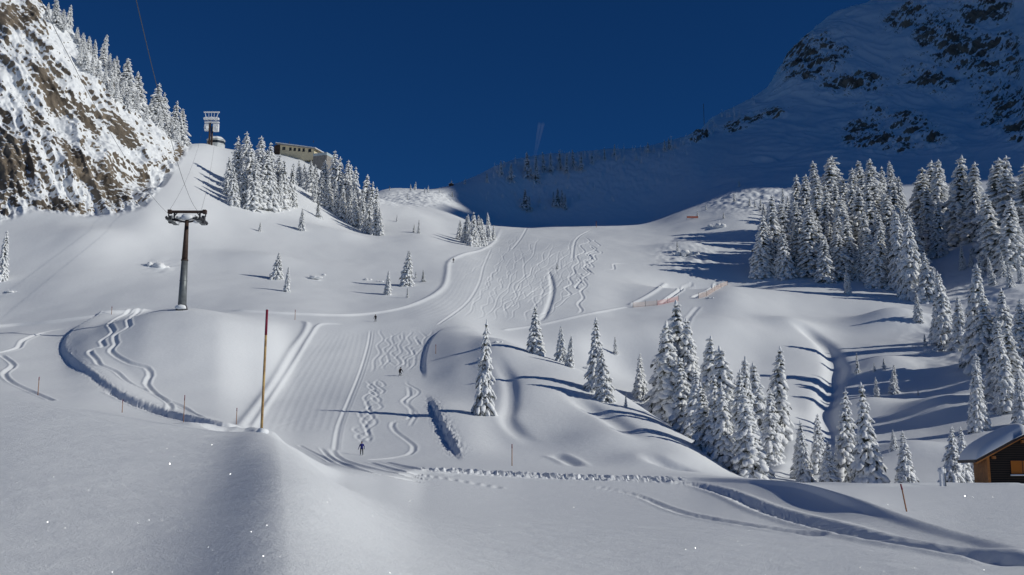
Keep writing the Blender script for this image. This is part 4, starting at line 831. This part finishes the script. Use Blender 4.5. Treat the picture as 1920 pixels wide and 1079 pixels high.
def skier(px, py, hpx, label, jacket, crouch, rz, ymin=0, skis=True):
    p = hit(px, py, ymin); H = hpx*p[1]/F
    o = empty('person', (p[0], p[1], p[2]-.02), label, 'skier', rz=rz); s = H/1.78/(1-.15*crouch); o.scale = (s,)*3
    k = crouch; hz = .92 - .28*k; kz = .50 - .06*k; ky = -.02 - .22*k; hy = .12*k; sz = 1.44 - .36*k; sy = -.04 - .20*k
    leg = lambda sx: ([(sx*.10, hy, hz), (sx*.13, ky, kz), (sx*.14, .02, .13)])
    T = []
    for sx in (-1, 1):
        a, b, c = leg(sx); T += [(a, b, .095, .068), (b, c, .070, .050)]
    T += [((-.06, hy, hz+.04), (.06, hy, hz+.04), .13, .13)]
    body_surface('trousers', T, M_TROU, o)
    J = [((0, hy, hz+.03), (0, (hy+sy)/2, (hz+sz)/2), .165, .165), ((0, (hy+sy)/2, (hz+sz)/2), (0, sy, sz-.06), .17, .17), ((-.15, sy, sz-.04), (.15, sy, sz-.04), .09, .09), ((0, sy, sz), (0, sy-.01, sz+.09), .07, .06)]
    hands = []
    for sx in (-1, 1):
        sh = (sx*.19, sy, sz-.04); el = (sx*(.31+.02*k), sy+.02-.10*k, sz-.32); wr = (sx*(.38 if sx < 0 else .31), sy-.10-.22*k, sz-.55+.10*k)
        J += [(sh, el, .072, .056), (el, wr, .054, .042)]; hands.append((wr, tuple(Vector(wr)-Vector(el)), sx))
    body_surface('jacket', J, jacket, o)
    mb = MB()
    for w, d, sx in hands: hand(mb, w, d, sx)
    mb.build('gloves', M_BLK, o, True)
    hc = (0, sy-.03-.04*k, sz+.20)
    mb = MB(); mb.lump(hc, .078, .095, .115, 1, 2, 0); mb.lump((0, hc[1]-.098, hc[2]-.01), .013, .02, .02, 1, 1, 0)
    for sx in (-1, 1): mb.lump((sx*.078, hc[1], hc[2]-.01), .012, .02, .03, 1, 1, 0); mb.lump((sx*.03, hc[1]-.085, hc[2]+.015), .012, .01, .009, 1, 1, 0)
    mb.lump((0, hc[1]-.083, hc[2]-.05), .026, .01, .008, 1, 1, 0); mb.build('head', M_SKIN, o, True)
    mb = MB(); V0, F0 = ICO[2]; mb.add([(hc[0]+v[0]*.105, hc[1]+.015+v[1]*.115, hc[2]+.035+max(v[2], -.25)*.115) for v in V0], [tuple(f) for f in F0]); mb.build('helmet', M_HELM, o, True)
    mb = MB(); mb.box(-.075,.075,hc[1]-.115,hc[1]-.06,hc[2]-.005,hc[2]+.045); mb.build('goggles', M_BLK, o, bevel=.015)
    for sx in (-1, 1):
        mb = MB(); mb.tube((sx*.14,.04,.02),(sx*.14,.03,.30),.062,.058,10); mb.box(sx*.14-.05,sx*.14+.05,-.16,.12,.02,.11); mb.build('boot', M_BOOT, o, bevel=.012)
        mb = MB(); P = [(-.85,.10),(-.75,.03),(-.5,.0),(0,0),(.75,0)]
        for (y0, z0), (y1, z1) in zip(P[:-1], P[1:]): mb.add([(sx*.14-.045,y0,z0),(sx*.14+.045,y0,z0),(sx*.14+.045,y1,z1),(sx*.14-.045,y1,z1),(sx*.14-.045,y0,z0+.02),(sx*.14+.045,y0,z0+.02),(sx*.14+.045,y1,z1+.02),(sx*.14-.045,y1,z1+.02)], [(0,3,2,1),(4,5,6,7),(0,1,5,4),(1,2,6,5),(2,3,7,6),(3,0,4,7)])
        mb.build('ski', M_SKI, o)
    return o
skier(678, 854, 26, 'skier in a navy blue jacket on the lower piste, arms slightly out', M_NAVY, .15, .1)
skier(750, 705, 17, 'crouching skier in black beside the long tree shadow', M_BLK, .9, .5)
skier(704, 604, 14.5, 'dark-clothed skier standing where the road joins the piste', M_BLK, .1, -.3)
skier(850, 493, 9.5, 'tiny distant skier in black at the bend of the upper road', M_BLK, .3, .4)
# ------------------------------------------------------------------ contrail
m = bpy.data.materials.new('contrail_vapour'); m.use_nodes = True; nt = m.node_tree; nt.nodes.clear()
ou = nt.nodes.new('ShaderNodeOutputMaterial'); ps = nt.nodes.new('ShaderNodeVolumePrincipled'); ps.inputs['Color'].default_value = (.9,.93,1,1); ps.inputs['Density'].default_value = .0018; nt.links.new(ps.outputs[0], ou.inputs['Volume'])
CT = pix3(1002, 297, 6000); CB = pix3(1015, 232, 6400)
mb = MB()
for off in (-4, 4):
    P = [CT.lerp(CB, i/14) + Vector((off*(1+i*.12), 0, 0)) for i in range(15)]; mb.path(P, [3.5+.6*i for i in range(15)], 8)
tag(mb.build('contrail', m, None, True), 'thin white vapour trail rising above the dark ridge', 'contrail')
# ------------------------------------------------------------------ snow crystals as metal discs, turned to glint sunlight into the camera (nobody could count them)
SUN_EL, SUN_AZ = R(25), R(106)                            # azimuth clockwise from +Y (viewing direction)
sd_ = Vector((math.sin(SUN_AZ)*math.cos(SUN_EL), math.cos(SUN_AZ)*math.cos(SUN_EL), math.sin(SUN_EL)))
M_CRY = mat('ice_crystal', (.95, .96, 1.0), .28, spec=.8, metal=1)
ZZ = ZSAVE
mb = MB(); rs = np.random.RandomState(3); qd = sd_.to_track_quat('Z', 'Y').to_matrix()
for i in range(480):
    px = rs.uniform(-60, 1980); py = rs.uniform(780, 1095); 
    lim = np.interp(px, [0,300,490,600,760,1000,1500,1700,1920], [770,805,830,885,920,930,1000,1030,1070])
    if py < lim and not (px > 1450 and 915 < py < 940+(px-1450)*.1): continue
    p = hit(px, py)
    if p[1] > 110: continue
    s = p[1]/F*rs.choice([.22,.3,.42,.6], p=[.5,.3,.17,.03]); vw = -Vector(p).normalized()
    n = (sd_ + vw).normalized() + Vector(rs.normal(0, .10, 3)); q = n.to_track_quat('Z', 'Y').to_matrix()
    mb.add([tuple(Vector(p) + Vector((0,0,s*1.1)) + q @ Vector((s*math.cos(t), s*math.sin(t), 0))) for t in np.arange(6)*math.pi/3], [(0,1,2,3,4,5)])
o = mb.build('snow_crystals', M_CRY); tag(o, 'glinting snow crystals on the foreground snow', 'snow crystals', kind='stuff')
# ------------------------------------------------------------------ camera, sun, sky
cam = bpy.data.cameras.new('camera'); co = bpy.data.objects.new('camera', cam); COL.objects.link(co); C.camera = co
cam.sensor_width = 36; cam.lens = 36*F/1920; cam.clip_end = 20000; cam.clip_start = .1
co.location = (0, 0, 0); co.rotation_euler = (R(90) + PITCH, 0, 0)
sl_ = bpy.data.lights.new('sun', 'SUN'); sl_.energy = 2.5; sl_.angle = R(.5); sl_.color = (1, .985, .91)
so = bpy.data.objects.new('sun', sl_); COL.objects.link(so); so.rotation_euler = sd_.to_track_quat('Z', 'Y').to_euler()
w = bpy.data.worlds.new('World'); C.world = w; w.use_nodes = True; nt = w.node_tree; bg = nt.nodes['Background']
sky = nt.nodes.new('ShaderNodeTexSky'); sky.sky_type = 'NISHITA'; sky.sun_disc = False; sky.sun_elevation = SUN_EL; sky.sun_rotation = SUN_AZ
sky.altitude = 2500; sky.air_density = 1.0; sky.dust_density = 0.0; sky.ozone_density = 3.0
mx = nt.nodes.new('ShaderNodeMix'); mx.data_type = 'RGBA'; mx.blend_type = 'MULTIPLY'; mx.inputs[0].default_value = 1; mx.inputs[7].default_value = (.052, .198, .375, 1)
nt.links.new(sky.outputs[0], mx.inputs[6]); nt.links.new(mx.outputs[2], bg.inputs['Color']); bg.inputs['Strength'].default_value = .1
C.view_settings.view_transform = 'Standard'; C.view_settings.look = 'None'; C.view_settings.exposure = 0.1; C.view_settings.gamma = 1
C.render.engine = 'CYCLES'

for o_ in bpy.data.objects:
    if len(str(o_.get('label','')).replace('-',' ').split()) > 16: print('LONG', o_['label'])
print('zmax', max(me.vertices[i].co.z for me in [bpy.data.meshes['snowfield']] for i in range(0, len(me.vertices), 97)))
